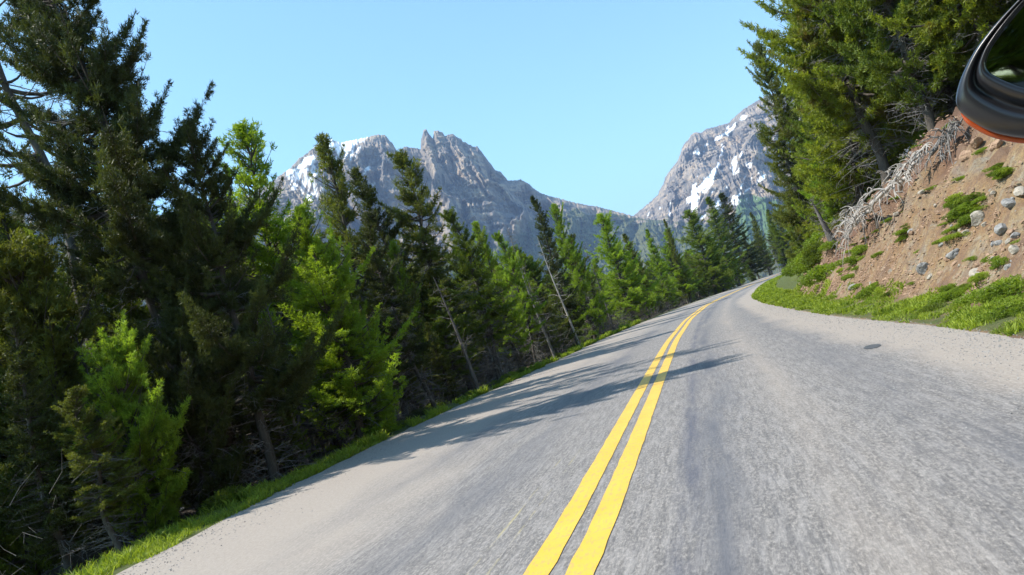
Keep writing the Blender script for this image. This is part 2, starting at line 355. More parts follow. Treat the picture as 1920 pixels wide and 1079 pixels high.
def mountain(name, sil, D, depth, zb, seed, snow, streaks, veg, meadow, label, nu=900, nv=330, amp=1.0, jag=1.0):
    nz = Noise(seed); sil = np.array(sil, float)
    dirs = np.array([raydir(px, py) for px, py in sil]); az = np.arctan2(dirs[:, 0], dirs[:, 1]); te = dirs[:, 2]/np.hypot(dirs[:, 0], dirs[:, 1])
    a = np.linspace(az[0], az[-1], nu); r = np.interp(a, az, te)*D + EYE
    r = r + jag*(nz.fbm(a*420, a*0, 3, .55)*3.5)
    tt = np.concatenate([np.linspace(-.25, -.01, 14), np.linspace(0, 1, nv)]); A = np.repeat(a[None, :], len(tt), 0); Tt = np.repeat(tt[:, None], nu, 1)
    Tp = np.clip(Tt, 0, 1); rs = np.convolve(np.pad(r, 40, mode='edge'), np.hanning(81)/np.hanning(81).sum(), 'valid')
    H0 = r[None, :]-zb
    zf = (1-Tp)**1.12; Z = zb + H0*zf
    Z = np.where(Tt < 0, zb + H0*(1+Tt*2.2), Z)
    rho = D - depth*(Tp**.88) + np.where(Tt < 0, -Tt*depth*1.1, 0)
    x = A*D; h = Z
    wx = nz.fbm(x*.003+4, h*.003, 3)*130
    big = nz.ridge((x+wx)*.0036, h*.0011, 2, .5)
    med = nz.ridge((x+wx*.6+h*.12)*.0125, h*.0035, 4, .58)
    fin = nz.ridge((x+wx*.3)*.045, h*.013, 3, .6)
    strata = nz.n(h*.035+nz.fbm(x*.004, h*.004, 2)*1.2, x*.001) + .6*nz.n(h*.09, x*.0025+7)
    env = sstep(0, .16, Tt)*(1-.5*sstep(.75, 1, Tt))
    disp = amp*(env*(big-1)*170 + (.2+.8*env)*(med-1.2)*46 + (fin-1.2)*8 + strata*20*(.3+env))
    base_rho, base_Z = rho, Z
    rho = rho - disp*np.where(Tt < 0, 0, 1)
    Z = Z + np.where(Tt > 0, env*(fin-1.2)*3, 0)
    X = np.sin(A)*rho; Y = np.cos(A)*rho; P = np.stack([X, Y, Z], -1)
    px, py, _ = proj(P.reshape(-1, 3)); px = px.reshape(X.shape); py = py.reshape(X.shape)
    jx = px + nz.fbm(px*.12, py*.12, 3)*1.6 + nz.fbm(px*.5, py*.5, 2)*1.0; jy = py + nz.fbm(px*.12+50, py*.12, 3)*1.8
    sn = np.zeros(X.shape)
    for p in snow: sn[inpoly(jx, jy, p)] = 1
    # wind-blown snow left in vertical runnels
    qx = px*math.cos(.30)+py*math.sin(.30)
    for p, th in streaks:
        sel = inpoly(jx, jy, p) & ((nz.n(qx*.22, py*.035)+.5*nz.n(qx*.5, py*.06+3) - .5*(fin-1.2)) > th); sn[sel] = 1
    sn = np.where(Tt < -.02, sn*.3, sn)
    # snow lies smooth over the rock
    sm = sn.copy()
    for _ in range(6): sm = (sm + np.roll(sm, 1, 0)+np.roll(sm, -1, 0)+np.roll(sm, 1, 1)+np.roll(sm, -1, 1))/5
    disp2 = disp - sm*amp*.85*((.2+.8*env)*(med-1.2)*46 + (fin-1.2)*8 + strata*20*(.3+env))
    rho = base_rho - disp2*np.where(Tt < 0, 0, 1)
    Z = base_Z + np.where(Tt > 0, env*(fin-1.2)*3*(1-sm), 0)
    P = np.stack([np.sin(A)*rho, np.cos(A)*rho, Z], -1)
    vgt = np.zeros(X.shape)
    for p in veg: vgt[inpoly(px+nz.fbm(px*.03, py*.1, 4)*26, py+nz.fbm(px*.03+9, py*.1, 4)*14, p)] = 1
    mdw = np.zeros(X.shape)
    for p in meadow: mdw[inpoly(jx, jy, p)] = 1
    def blur(q):
        q = q.copy(); q[1:-1, 1:-1] = (q[1:-1, 1:-1]*2+q[:-2, 1:-1]+q[2:, 1:-1]+q[1:-1, :-2]+q[1:-1, 2:])/6; return q
    I = np.arange(X.size).reshape(X.shape); FQ = np.stack([I[:-1, :-1], I[1:, :-1], I[1:, 1:], I[:-1, 1:]], -1).reshape(-1, 4)
    me = make_mesh(name, P.reshape(-1, 3), FQ, True, None, dict(snow=blur(sn), veg=blur(blur(vgt)), meadow=blur(blur(blur(mdw)))))
    return obj(name, me, M['rock_face'], kind='structure', label=label)
def z4(l): return [(520+x/4.315, 230+y/4.315) for x, y in l]
def z6(l): return [(1180+x/4.496, 200+y/4.496) for x, y in l]
SIL1 = [(-260, 360), (-60, 366), (0, 370), (30, 380), (90, 402), (200, 408), (330, 402), (400, 388), (445, 374), (490, 352), (530, 326), (545, 315), (560, 298), (583, 281), (598, 268), (610, 260), (624, 261), (638, 268), (660, 263), (688, 257), (697, 253), (722, 253), (733, 265), (745, 283), (750, 287), (757, 275), (775, 277), (789, 280), (789.5, 262), (794, 244), (799, 243), (806, 253), (811, 260), (813.5, 246), (822, 246), (830, 248), (834, 255), (840, 252), (848, 251), (860, 260), (864, 259), (866, 264), (886, 274), (896, 275), (907, 290), (918, 305), (930, 320), (938, 321), (952, 338), (965, 338), (976, 337), (992, 345), (1000, 354), (1021, 365), (1078, 380), (1118, 387), (1187, 405), (1260, 416), (1340, 432), (1460, 452)]
SNOW1 = [z4(p) for p in (
 [(470, 240), (490, 195), (520, 150), (560, 130), (722, 95), (728, 125), (640, 185), (605, 205), (590, 235), (545, 245), (520, 220), (495, 245)],
 [(375, 155), (380, 105), (440, 110), (450, 165), (478, 170), (465, 200), (440, 250), (415, 235), (400, 180)],
 [(60, 420), (75, 385), (150, 372), (200, 320), (220, 290), (290, 262), (325, 330), (240, 350), (200, 378), (150, 390), (90, 445)],
 [(205, 615), (250, 575), (330, 555), (280, 640)], [(680, 435), (688, 395), (752, 342), (748, 372), (710, 415)],
 [(637, 595), (630, 545), (655, 490), (672, 450), (664, 530)], [(757, 512), (763, 488), (792, 483), (780, 505)],
 [(578, 322), (590, 285), (612, 226), (602, 300)], [(620, 300), (630, 255), (644, 248), (632, 292)], [(480, 372), (490, 348), (532, 328), (520, 368)],
 [(280, 215), (318, 160), (330, 190)], [(355, 560), (375, 510), (402, 515), (385, 565)])]
STR1 = [(z4([(75, 430), (330, 330), (330, 500), (115, 545)]), .02), (z4([(380, 160), (720, 130), (640, 260), (480, 330)]), .3), (z4([(170, 500), (360, 480), (340, 640), (200, 620)]), .45)]
VEG1 = [[(-300, 420), (500, 420), (620, 520), (800, 500), (905, 470), (960, 452), (1000, 415), (1048, 398), (1110, 404), (1190, 413), (1300, 425), (1500, 470), (1500, 900), (-300, 900)]]
mountain('mountain', SIL1, 3300, 1350, -60, 11, SNOW1, STR1, VEG1, [], 'craggy grey mountain with twin rock spires and a snowy shoulder', nu=1500, nv=340)
SIL2 = [(1110, 430), (1150, 420), (1187, 405), (1211, 385), (1233, 366), (1238, 355), (1244, 345), (1247, 333), (1257, 319), (1271, 301), (1281, 273), (1298, 251), (1305, 248), (1316, 249), (1322, 243), (1333, 240), (1365, 231), (1376, 220), (1400, 200), (1440, 178), (1500, 165), (1580, 185), (1700, 175), (1850, 240), (2000, 300)]
SNOW2 = [z6(p) for p in (
 [(735, 512), (700, 545), (630, 620), (560, 705), (565, 640), (530, 665), (527, 760), (485, 780), (488, 815), (518, 820), (532, 898), (562, 892), (592, 765), (570, 740), (650, 682), (612, 738), (650, 718), (702, 650), (732, 580)],
 [(715, 296), (728, 265), (770, 240), (820, 198), (870, 155), (905, 132), (885, 180), (842, 245), (825, 248), (810, 238), (760, 280)],
 [(516, 410), (572, 345), (594, 388), (592, 415), (562, 408), (558, 390)], [(625, 345), (640, 308), (672, 310), (650, 338)],
 [(802, 328), (775, 422), (760, 424), (790, 338)], [(742, 468), (775, 488), (745, 522), (733, 510)],
 [(866, 450), (895, 405), (910, 470), (882, 575), (870, 575)], [(888, 572), (932, 512), (928, 540), (905, 570)],
 [(953, 645), (965, 600), (988, 562), (975, 612)], [(998, 542), (1003, 480), (1038, 472), (1022, 522)], [(1062, 658), (1100, 600), (1155, 570), (1142, 602)],
 [(957, 738), (975, 700), (1018, 672), (1000, 712)], [(862, 806), (870, 758), (915, 740), (942, 715), (936, 752), (880, 806)],
 [(888, 842), (905, 788), (933, 778), (920, 812)], [(716, 832), (772, 762), (778, 800), (748, 828), (780, 820), (775, 852), (740, 895), (722, 872)],
 [(913, 718), (938, 660), (958, 648), (942, 702)], [(800, 718), (810, 680), (838, 655), (826, 692)], [(773, 718), (795, 692), (797, 716)],
 [(928, 112), (955, 72), (994, 80), (962, 112)], [(328, 935), (338, 822), (352, 800), (347, 872), (340, 935)], [(138, 948), (172, 882), (163, 922)],
 [(246, 868), (258, 838), (264, 862)], [(930, 430), (945, 380), (955, 390), (940, 450)], [(978, 510), (985, 465), (998, 460), (990, 505)], [(1080, 575), (1095, 540), (1102, 535), (1092, 565)],
 [(590, 950), (600, 925), (650, 910), (620, 950)], [(765, 330), (778, 308), (790, 315), (778, 332)], [(822, 185), (832, 160), (845, 165), (835, 185)], [(618, 395), (624, 372), (634, 380), (628, 395)])]
STR2 = [(z6([(480, 560), (900, 380), (1100, 500), (1150, 800), (850, 860), (480, 900)]), 1.0)]
MDW2 = [z6([(895, 860), (955, 742), (1010, 735), (1050, 750), (1280, 800), (1400, 1000), (1400, 1300), (850, 1300)])]
VEG2 = [z6([(-400, 1010), (300, 1000), (560, 960), (800, 980), (900, 1000), (1100, 860), (1600, 760), (2400, 700), (3500, 700), (3500, 2500), (-400, 2500)])]
mountain('mountain', SIL2, 4100, 1900, -60, 23, SNOW2, STR2, VEG2, MDW2, 'steep grey mountain face streaked with snow gullies', nu=900, nv=360, amp=1.05)

# thin mountain air
hz = bpy.data.meshes.new('haze'); X0, X1, Y0, Y1, Z0, Z1 = -9600, 5600, -300, 14500, -80, 1750
V = [(x, y, z) for x in (X0, X1) for y in (Y0, Y1) for z in (Z0, Z1)]
hz.from_pydata(V, [], [(0, 1, 3, 2), (4, 6, 7, 5), (0, 4, 5, 1), (2, 3, 7, 6), (0, 2, 6, 4), (1, 5, 7, 3)])
m = bpy.data.materials.new('thin_air'); m.use_nodes = True; t = m.node_tree; t.nodes.clear()
out = N(t, 'ShaderNodeOutputMaterial'); vol = N(t, 'ShaderNodeVolumePrincipled')
vol.inputs['Color'].default_value = (.45, .62, 1, 1); vol.inputs['Density'].default_value = 8.5e-5; vol.inputs['Anisotropy'].default_value = 0
t.links.new(vol.outputs[0], out.inputs['Volume'])
obj('haze', hz, m, kind='stuff')

# ------------------------------------------------------------------ trees
def tufts(P, Dv, fresh, k, ll, lw, g, spread=.8):
    """k thin blades at each point P round the direction Dv"""
    n = len(P); P = np.repeat(P, k, 0); D = np.repeat(Dv, k, 0); fr = np.repeat(fresh, k)
    d = D + g.normal(0, spread, (n*k, 3)); d[:, 2] += .15; d /= np.linalg.norm(d, axis=1)[:, None]
    side = np.cross(d, g.normal(0, 1, (n*k, 3))); side /= np.linalg.norm(side, axis=1)[:, None]+1e-9
    L = ll*g.uniform(.6, 1.25, n*k)[:, None]; wv = lw*g.uniform(.7, 1.3, n*k)[:, None]
    P = P + g.normal(0, ll*.25, (n*k, 3))
    a = P - side*wv*.5; b = P + side*wv*.5; c = P + d*L + side*wv*.18; e = P + d*L - side*wv*.18
    V = np.stack([a, b, c, e], 1).reshape(-1, 3); f = np.arange(n*k*4).reshape(-1, 4)
    return V, f, np.repeat(fr + g.uniform(-.1, .1, n*k), 4)
def conifer(name, h, R, c0=.1, tr=.11, nw=26, per=5, e0=.0, e1=.9, curl=.12, prof=.85, twig=.42, k=7, ll=.085, lw=.02, step=.085, seed=1, gap=.12, dead=30, wob=.1, endtuft=0.0, lump=0.0, bend=0.0, deadlen=1.0, clump=2.0, cull=-.12):
    """returns meshes (trunk with limbs, crown, dead lower branches)"""
    g = np.random.default_rng(seed); nz = Noise(seed); wood = MB(); dw = MB()
    zz = np.linspace(0, h, 22); cx = wob*nz.n(zz*.35, 1.5)+bend*(zz/h)**2; cy = wob*nz.n(zz*.35, 7.5); cx -= cx[0]; cy -= cy[0]
    rad = tr*(1-zz/h)**.8 + .006; rad[0] *= 1.35; zz0 = zz.copy(); zz0[0] = -.5
    wood.tube(np.stack([cx, cy, zz0], -1), rad, 9)
    tp = lambda z: np.array([np.interp(z, zz, cx), np.interp(z, zz, cy), z])
    PP, DD, FR = [], [], []
    for i in range(nw):
        t0 = (i+.5)/nw; az0 = g.uniform(0, 6.28)
        for j in range(per):
            t = np.clip(t0 + g.uniform(-.6, .6)/nw, 0, 1)
            if g.random() < gap: continue
            z = (c0+(1-c0)*t**.92*.985)*h; az = az0 + j*6.283/per + g.normal(0, .3)
            ln = R*((1-t)**prof*.95+.05)*g.uniform(.62, 1.12)*(1+lump*nz.n(z*.6+j, az0))
            if t < .12: ln *= .7+2.2*t
            el = e0+(e1-e0)*t**1.3+g.normal(0, .1); n = max(4, int(ln/step)+1); s = np.linspace(0, 1, n)
            hd = np.array([math.cos(az), math.sin(az), 0]); sd = np.array([-hd[1], hd[0], 0])
            sway = g.normal(0, .12)
            pts = tp(z) + ln*(s[:, None]*hd*math.cos(el) + (s**2)[:, None]*sd*sway + (s*math.sin(el)+curl*s**2 - .10*np.sin(s*3.14)*(el < .3))[:, None]*np.array([0, 0, 1]))
            wood.tube(pts[::max(1, n//6)] if n > 7 else pts, np.linspace(.012+.014*ln, .003, len(pts[::max(1, n//6)] if n > 7 else pts)), 4)
            s0 = .16 if endtuft == 0 else endtuft
            for q in range(1, n):
                if s[q] < s0: continue
                ax = pts[q]-pts[q-1]; ax /= np.linalg.norm(ax)+1e-9
                PP.append(pts[q][None]); DD.append(ax[None]); FR.append([.35+.5*s[q]])
                tl = twig*ln*(1.02-s[q])*g.uniform(.5, 1.1)+.09
                for sg in (-1, 1):
                    td = ax*.75 + sg*sd*g.uniform(.6, 1.0) + np.array([0, 0, g.normal(.02, .16)]); td /= np.linalg.norm(td)
                    mq = max(1, int(tl/step)); uu = (np.arange(mq)+.6)/mq
                    Q = pts[q] + td*(uu*tl)[:, None] - np.array([0, 0, .10])*(uu**2*tl)[:, None]
                    PP.append(Q); DD.append(np.repeat(td[None], mq, 0)); FR.append(.1+.55*uu+.3*s[q])
                    if endtuft > 0 and mq > 1:
                        Q2 = Q + np.array([0, 0, .07])+g.normal(0, .05, Q.shape); PP.append(Q2); DD.append(np.repeat(td[None]*.5+[[0, 0, .6]], mq, 0)); FR.append(.3+.6*uu)
    # leader
    zt = np.linspace(h*.9, h, 12); Q = np.array([tp(z) for z in zt]); PP.append(Q); DD.append(np.repeat([[0, 0, 1.]], 12, 0)); FR.append(np.full(12, .8))
    PP = np.concatenate(PP); DD = np.concatenate(DD); FR = np.concatenate(FR)
    # needles grow in clumps with gaps between
    q1 = nz.n(PP[:, 0]*clump+PP[:, 2]*clump*.55, PP[:, 1]*clump-PP[:, 2]*clump*.75)+.55*nz.n(PP[:, 2]*clump*1.3+3, PP[:, 0]*clump*.9+PP[:, 1]*clump*.6)
    kp = (q1 > cull) | (PP[:, 2] > h*.93); PP, DD, FR, q1 = PP[kp], DD[kp], FR[kp], q1[kp]; FR = np.clip(FR-.12+.45*q1, 0, 1.2)
    V, f, fr = tufts(PP, DD, FR, k, ll, lw, g)
    crown = make_mesh(name+'_crown', V, f, False, None, dict(fresh=fr))
    for i in range(dead):
        z = g.uniform(.03, min(c0+.35, .75))*h; az = g.uniform(0, 6.28); ln = g.uniform(.35, .95)*R*.75*deadlen; el = g.normal(.0, .28)
        hd = np.array([math.cos(az), math.sin(az), 0]); sd = np.array([-hd[1], hd[0], 0]); s = np.linspace(0, 1, 6)
        pts = tp(z) + ln*(s[:, None]*hd*math.cos(el)+(s*math.sin(el)-.15*s**2)[:, None]*np.array([0, 0, 1])) + g.normal(0, .02, (6, 3))*s[:, None]
        dw.tube(pts, np.linspace(.014, .003, 6), 3)
        for q in range(1, 6):
            for sg in (-1, 1):
                if g.random() < .3: continue
                td = (pts[q]-pts[q-1]); td /= np.linalg.norm(td); td = td*.6+sg*sd*.8+g.normal(0, .25, 3); td /= np.linalg.norm(td)
                tl = ln*.42*(1.15-s[q])*g.uniform(.5, 1); c = pts[q]+td*tl*.55+g.normal(0, .03, 3)
                dw.tube([pts[q], c, pts[q]+td*tl+g.normal(0, .05, 3)], [.006, .004, .002], 3)
                dw.tube([c, c+(td+g.normal(0, .7, 3))*tl*.35], [.004, .002], 3)
    return wood.mesh(name+'_trunk'), crown, (dw.mesh(name+'_dead', False) if dead else None)
PR = {}
def proto(key, h, **kw): PR[key] = (h, conifer(key, h, seed=len(PR)*7+3, **kw))
proto('fir_bright', 7, R=1.75, c0=.05, nw=30, per=6, e0=-.1, e1=.9, curl=.28, twig=.5, k=10, ll=.085, lw=.022, step=.085, gap=.15, dead=30, lump=.9, wob=.3, prof=.7, clump=1.9)
proto('fir_b', 7, R=1.45, c0=.14, nw=32, per=6, e0=-.15, e1=.85, curl=.22, twig=.46, k=10, ll=.085, lw=.021, step=.085, gap=.15, dead=70, lump=.8, wob=.35, prof=.72, deadlen=1.3)
proto('fir_c', 8, R=1.6, c0=.26, nw=34, per=5, e0=-.2, e1=.8, curl=.22, twig=.5, k=10, ll=.09, lw=.023, step=.09, gap=.18, dead=120, lump=1.0, wob=.5, prof=.62, deadlen=1.3)
proto('spruce', 8, R=1.25, c0=.1, nw=38, per=6, e0=-.3, e1=.7, curl=.28, twig=.42, k=9, ll=.085, lw=.023, step=.09, gap=.1, dead=60, lump=.5, wob=.2, prof=.8, cull=-.25)
proto('pine_a', 11, R=2.3, c0=.36, tr=.17, nw=30, per=6, e0=-.1, e1=.5, curl=.35, twig=.42, k=17, ll=.09, lw=.017, step=.10, gap=.2, dead=90, lump=.9, wob=.6, endtuft=.26, prof=.42, clump=1.3, cull=-.38)
proto('pine_b', 10, R=2.5, c0=.18, tr=.16, nw=26, per=6, e0=0.0, e1=.6, curl=.35, twig=.42, k=17, ll=.09, lw=.017, step=.105, gap=.22, dead=90, lump=1.0, wob=.6, endtuft=.24, prof=.45, clump=1.3, cull=-.35)
proto('pine_open', 11, R=2.2, c0=.45, tr=.17, nw=22, per=5, e0=-.1, e1=.5, curl=.3, twig=.36, k=16, ll=.09, lw=.017, step=.105, gap=.25, dead=60, lump=1.0, wob=.5, endtuft=.45, prof=.5, clump=1.3, cull=-.05)
proto('bush_pine', 4, R=1.5, c0=.04, tr=.07, nw=16, per=7, e0=.05, e1=.9, curl=.4, twig=.42, k=16, ll=.075, lw=.015, step=.08, gap=.12, dead=35, lump=.8, wob=.3, endtuft=.2, prof=.5, clump=2.2, cull=-.12)
proto('bank_fir', 12, R=2.9, c0=.08, tr=.19, nw=36, per=7, e0=-.25, e1=.7, curl=.22, twig=.44, k=9, ll=.13, lw=.036, step=.13, gap=.12, dead=110, lump=.9, wob=.4, prof=.6, clump=1.1, cull=-.2)
proto('bank_fir_b', 12, R=3.1, c0=.14, tr=.2, nw=32, per=7, e0=-.15, e1=.6, curl=.3, twig=.42, k=9, ll=.13, lw=.036, step=.13, gap=.2, dead=150, lump=1.1, wob=.6, prof=.5, endtuft=.22, clump=1.1, cull=-.2)
print('quads', {k: len(v[1][1].polygons) for k, v in PR.items()})
PTREES = []
def plant(key, base, h, width=1.0, lean=(0, 0), needles='mid', label='', cat='tree', group=None, name='conifer', rot=None, dead='deadwood'):
    ph, (tm, cm, dm) = PR[key]; sc = h/ph
    r = thing(name, label, cat, group, tuple(base))
    ax = Vector((lean[0], lean[1], 1)).normalized(); q = Vector((0, 0, 1)).rotation_difference(ax)
    rz = random.uniform(0, 6.28) if rot is None else rot
    r.rotation_euler = (q.to_matrix()@Euler((0, 0, rz)).to_matrix()).to_euler(); r.scale = (sc*width, sc*width, sc)
    obj('trunk', tm, M['bark'], r); obj('crown', cm, M[needles], r)
    if dm: obj('dead_branches', dm, M[dead], r)
    PTREES.append((base[0], base[1])); return r
def tip_tree(key, px, py, Y, lean=-.08, leany=0.0, side=-1, off=1.25, **kw):
    """a tree whose top stands where the photo has it, at depth Y"""
    for it in range(60):
        T = at(px, py, Y); bx, by = T[0], T[1]
        for _ in range(4):
            gz = float(ground(bx, by)); h = T[2]-gz; bx = T[0]-lean*h; by = T[1]-leany*h
        if side > 0 or bx < float(Lx(by))-off: break
        Y *= 1.025
    sc = h/PR[key][0]; l = math.sqrt(1+lean*lean+leany*leany)
    kw.setdefault('width', 1.0)
    return plant(key, (bx, by, gz), h*l, lean=(lean, leany), **kw)
LML = [(20, 250, 'the bare leaning pine trunk'), (140, 200, 'the tallest dark pine'), (350, 330, 'the dark round-topped pine'), (40, 640, 'the low pines at the left edge'), (200, 800, 'the sunlit low young pine'), (470, 400, 'the tall bright green fir'), (590, 650, 'the fir with low sunlit boughs'), (620, 420, 'the thin-topped olive fir'), (700, 540, 'the dusky dark firs'), (790, 480, 'the tall leaning olive fir'), (860, 600, 'the leaning dark trunks'), (905, 480, 'the yellow-green thin fir'), (960, 480, 'the grey dead treetop'), (1000, 430, 'the dark pointed spruce'), (1045, 570, 'the bleached bare trunk'), (1060, 450, 'the bright pointed fir'), (1140, 500, 'the broad bright green fir'), (1190, 560, 'the olive spruce'), (1230, 500, 'the thin leaning dead tree'), (1290, 460, 'the full fir before the snow gully'), (1330, 500, 'the vivid small far fir'), (1370, 440, 'the darkest far spruce'), (1400, 480, 'the far roadside firs'), (1435, 470, 'the far bend of the road')]
LMR = [(1420, 200, 'the thin grey-green fir'), (1500, 200, 'the big rusty fir'), (1600, 120, 'the tall fir by the stump'), (1680, 230, 'the dark leaning bank trunk'), (1740, 120, 'the yellow-green bank fir'), (1860, 60, 'the mirror'), (1450, 500, 'the inside of the far bend'), (1490, 450, 'the undergrowth at the bank end'), (1562, 450, 'the dark broken stump'), (1660, 400, 'the fallen dead tree'), (1736, 507, 'the round grey boulder'), (1838, 418, 'the pale upright rock'), (1650, 560, 'the leafy shrubs at the foot'), (1815, 385, 'the green patch'), (1895, 560, 'the verge clump at the right edge'), (1870, 290, 'the orange mirror rim'), (1600, 480, 'the gully shrubs'), (1890, 470, 'the stones at the right edge'), (1760, 340, 'the reddish bank top'), (1790, 480, 'the flat grey slab')]
def lab(desc, rel, P, LM):
    px, py, _ = proj(P); k = min(LM, key=lambda q: (q[0]-px)**2+(q[1]-py)**2); return desc+' '+rel+' '+k[2]
GL = 'trees along the left roadside'; GR = 'trees on top of the cut bank'
# -- left side, near to far
tip_tree('pine_open', -118, -230, 15, lean=-.09, width=.7, needles='dark', name='pine', label='tall dark pine at the left edge, its bare leaning trunk standing clear against the sky', group=GL)
tip_tree('pine_a', 116, -165, 12.0, lean=-.06, width=.72, needles='dark', name='pine', label='tallest dark pine, its tufted crown reaching the top of the frame over the sky', group=GL)
tip_tree('pine_b', 352, 238, 12.3, lean=.0, width=.85, needles='dark', name='pine', label='dark bushy pine with a rounded top just right of the tallest pines', group=GL)
tip_tree('pine_b', 225, 310, 15.5, lean=-.03, width=.85, needles='mid', name='pine', label='olive green pine crown below and behind the two tall pines', group=GL)
tip_tree('pine_b', 10, 410, 17, lean=-.04, width=.8, needles='dark', name='pine', label='dark pine closing the gap beneath the bare leaning trunk at the left edge', group=GL)
tip_tree('pine_b', 300, 400, 17, lean=-.02, width=.9, needles='dark', name='pine', label='broad dark pine shaded behind the low young pines', group=GL)
tip_tree('bush_pine', 60, 480, 10.6, lean=-.05, width=1.0, needles='olive', name='young_pine', label='young olive pine at the far left below the bare pine trunk', group=GL)
tip_tree('bush_pine', 190, 655, 9.8, lean=-.03, width=.9, needles='yellow', name='young_pine', label='rounded young pine low beside the grassy verge, sunlit on its top', group=GL)
tip_tree('bush_pine', -40, 640, 9.4, lean=-.03, width=.9, needles='mid', name='young_pine', label='bushy green young pine cut by the left edge of the frame', group=GL)
tip_tree('bush_pine', 310, 600, 11.2, lean=0, width=.8, needles='dark', name='young_pine', label='shaded young pine under the dark bushy pine', group=GL)
tip_tree('spruce', 418, 312, 20, lean=-.02, width=.55, needles='olive', name='conifer', label='slender pale tree top showing in the gap left of the bright green fir', group=GL)
tip_tree('spruce', 392, 345, 18, lean=-.02, width=.7, needles='mid', name='conifer', label='slim green tree top beside the dark bushy pine', group=GL)
tip_tree('fir_bright', 456, 240, 19, lean=-.05, width=.95, needles='bright', name='fir', label='bright green fir with a tall leaning top, first left of the snowy peak', group=GL, rot=1.1)
tip_tree('fir_bright', 555, 395, 15.0, lean=-.05, width=1.1, needles='bright', name='fir', label='bright green fir before the snowy peak with low sunlit boughs', group=GL, rot=3)
tip_tree('bush_pine', 600, 480, 13.5, lean=-.05, width=.6, needles='yellow', name='young_fir', label='small yellow-green fir top lit in front of the darker firs', group=GL)
tip_tree('fir_b', 600, 255, 25, lean=-.05, width=.82, needles='olive', name='fir', label='dark olive fir whose thin top stands against the snow field', group=GL, rot=.4)
tip_tree('fir_b', 660, 320, 27, lean=-.03, width=.85, needles='dark', name='fir', label='dark fir just right of the olive one with the thin top', group=GL)
tip_tree('fir_c', 745, 292, 29, lean=-.06, width=.85, needles='olive', name='fir', label='tall olive fir leaning left in front of the middle of the craggy mountain', group=GL, rot=2)
tip_tree('fir_c', 700, 400, 21, lean=-.06, width=.8, needles='dark', name='fir', label='dusky fir with grey dead lower branches, left of the tall olive fir', group=GL)
tip_tree('fir_bright', 735, 455, 26, lean=-.02, width=.62, needles='bright', name='fir', label='narrow bright green fir behind the foot of the tall olive fir', group=GL)
tip_tree('fir_c', 830, 398, 21, lean=-.07, width=.85, needles='mid', name='fir', label='green topped fir with several dark leaning trunks below, below the twin spires', group=GL)
tip_tree('fir_b', 888, 418, 31, lean=-.05, width=.75, needles='bright', name='fir', label='light green fir between the leaning dark trunks and the dead grey trees', group=GL)
tip_tree('fir_c', 925, 440, 29, lean=-.06, width=.7, needles='yellow', name='fir', label='yellow-green thin fir beside the grey dead treetops', group=GL)
tip_tree('spruce', 995, 368, 29, lean=-.04, width=.82, needles='dark', name='spruce', label='dark pointed spruce before the ridge, immediately left of a bright green one', group=GL)
tip_tree('fir_bright', 1040, 385, 30, lean=-.03, width=.75, needles='bright', name='fir', label='bright green pointed fir touching the dark pointed spruce', group=GL)
tip_tree('fir_c', 1075, 440, 28, lean=-.05, width=.75, needles='olive', name='fir', label='olive fir between the bleached dead trunk and the broad bright fir', group=GL)
tip_tree('fir_bright', 1128, 402, 34, lean=-.02, width=1.15, needles='bright', name='fir', label='broad bright green fir standing alone before the blue forested slope', group=GL)
tip_tree('spruce', 1165, 440, 36, lean=-.05, width=1.15, needles='olive', name='spruce', label='olive spruce filling the right flank of the broad bright fir', group=GL)
tip_tree('spruce', 1208, 432, 44, lean=-.02, width=1.0, needles='bright', name='spruce', label='small slim spruce between the broad bright fir and the thin leaning dead tree', group=GL)
tip_tree('fir_b', 1250, 430, 50, lean=-.03, width=1.25, needles='bright', name='fir', label='green fir right beside the thin leaning dead tree', group=GL)
tip_tree('spruce', 1243, 412, 56, lean=-.02, width=.6, needles='olive', name='spruce', label='thin spruce top poking above the ridge left of the snowy face', group=GL)
tip_tree('fir_bright', 1292, 395, 56, lean=-.03, width=1.35, needles='mid', name='fir', label='full green fir in front of the lower snow gully', group=GL)
tip_tree('fir_bright', 1328, 448, 50, lean=-.02, width=1.2, needles='bright', name='fir', label='vivid green small fir at the road edge, the brightest of the far trees', group=GL)
tip_tree('spruce', 1333, 368, 66, lean=-.03, width=1.4, needles='mid', name='spruce', label='tall spruce left of the darkest far spruce', group=GL)
tip_tree('spruce', 1360, 360, 68, lean=-.04, width=1.6, needles='dark', name='spruce', label='darkest tall spruce before the snowy face, above the far road', group=GL)
tip_tree('fir_b', 1395, 440, 74, lean=-.05, width=1.1, needles='dark', name='fir', label='dark fir right of the darkest tall spruce', group=GL)
tip_tree('spruce', 1410, 398, 92, lean=-.03, width=1.0, needles='olive', name='spruce', label='olive spruce over the last visible bend of the road', group=GL)
tip_tree('spruce', 1435, 395, 100, lean=-.04, width=1.2, needles='mid', name='spruce', label='green spruce beside the bank foliage at the far bend', group=GL)
tip_tree('fir_c', 1450, 425, 120, lean=-.04, width=1.3, needles='dark', name='fir', label='shaded fir at the point where the road disappears', group=GL)

tip_tree('fir_c', 1418, 440, 96, lean=-.04, width=1.5, needles='olive', name='fir', label='olive fir with grey dead limbs before the last stretch of road', group=GL)
tip_tree('spruce', 1464, 405, 150, lean=-.03, width=1.4, needles='dark', name='spruce', label='dark spruce closing the view straight beyond the far bend', group=GL)
tip_tree('fir_c', 1452, 440, 135, lean=-.03, width=1.5, needles='olive', name='fir', label='grey-green fir just left of the spruce that closes the view', group=GL)
tip_tree('fir_c', 1482, 420, 170, lean=-.03, width=1.5, needles='dark', name='fir', label='dark fir just right of the spruce that closes the view', group=GL)
tip_tree('spruce', 1500, 400, 190, lean=-.03, width=1.6, needles='olive', name='spruce', label='olive spruce glimpsed behind the inside-bend firs', group=GL)

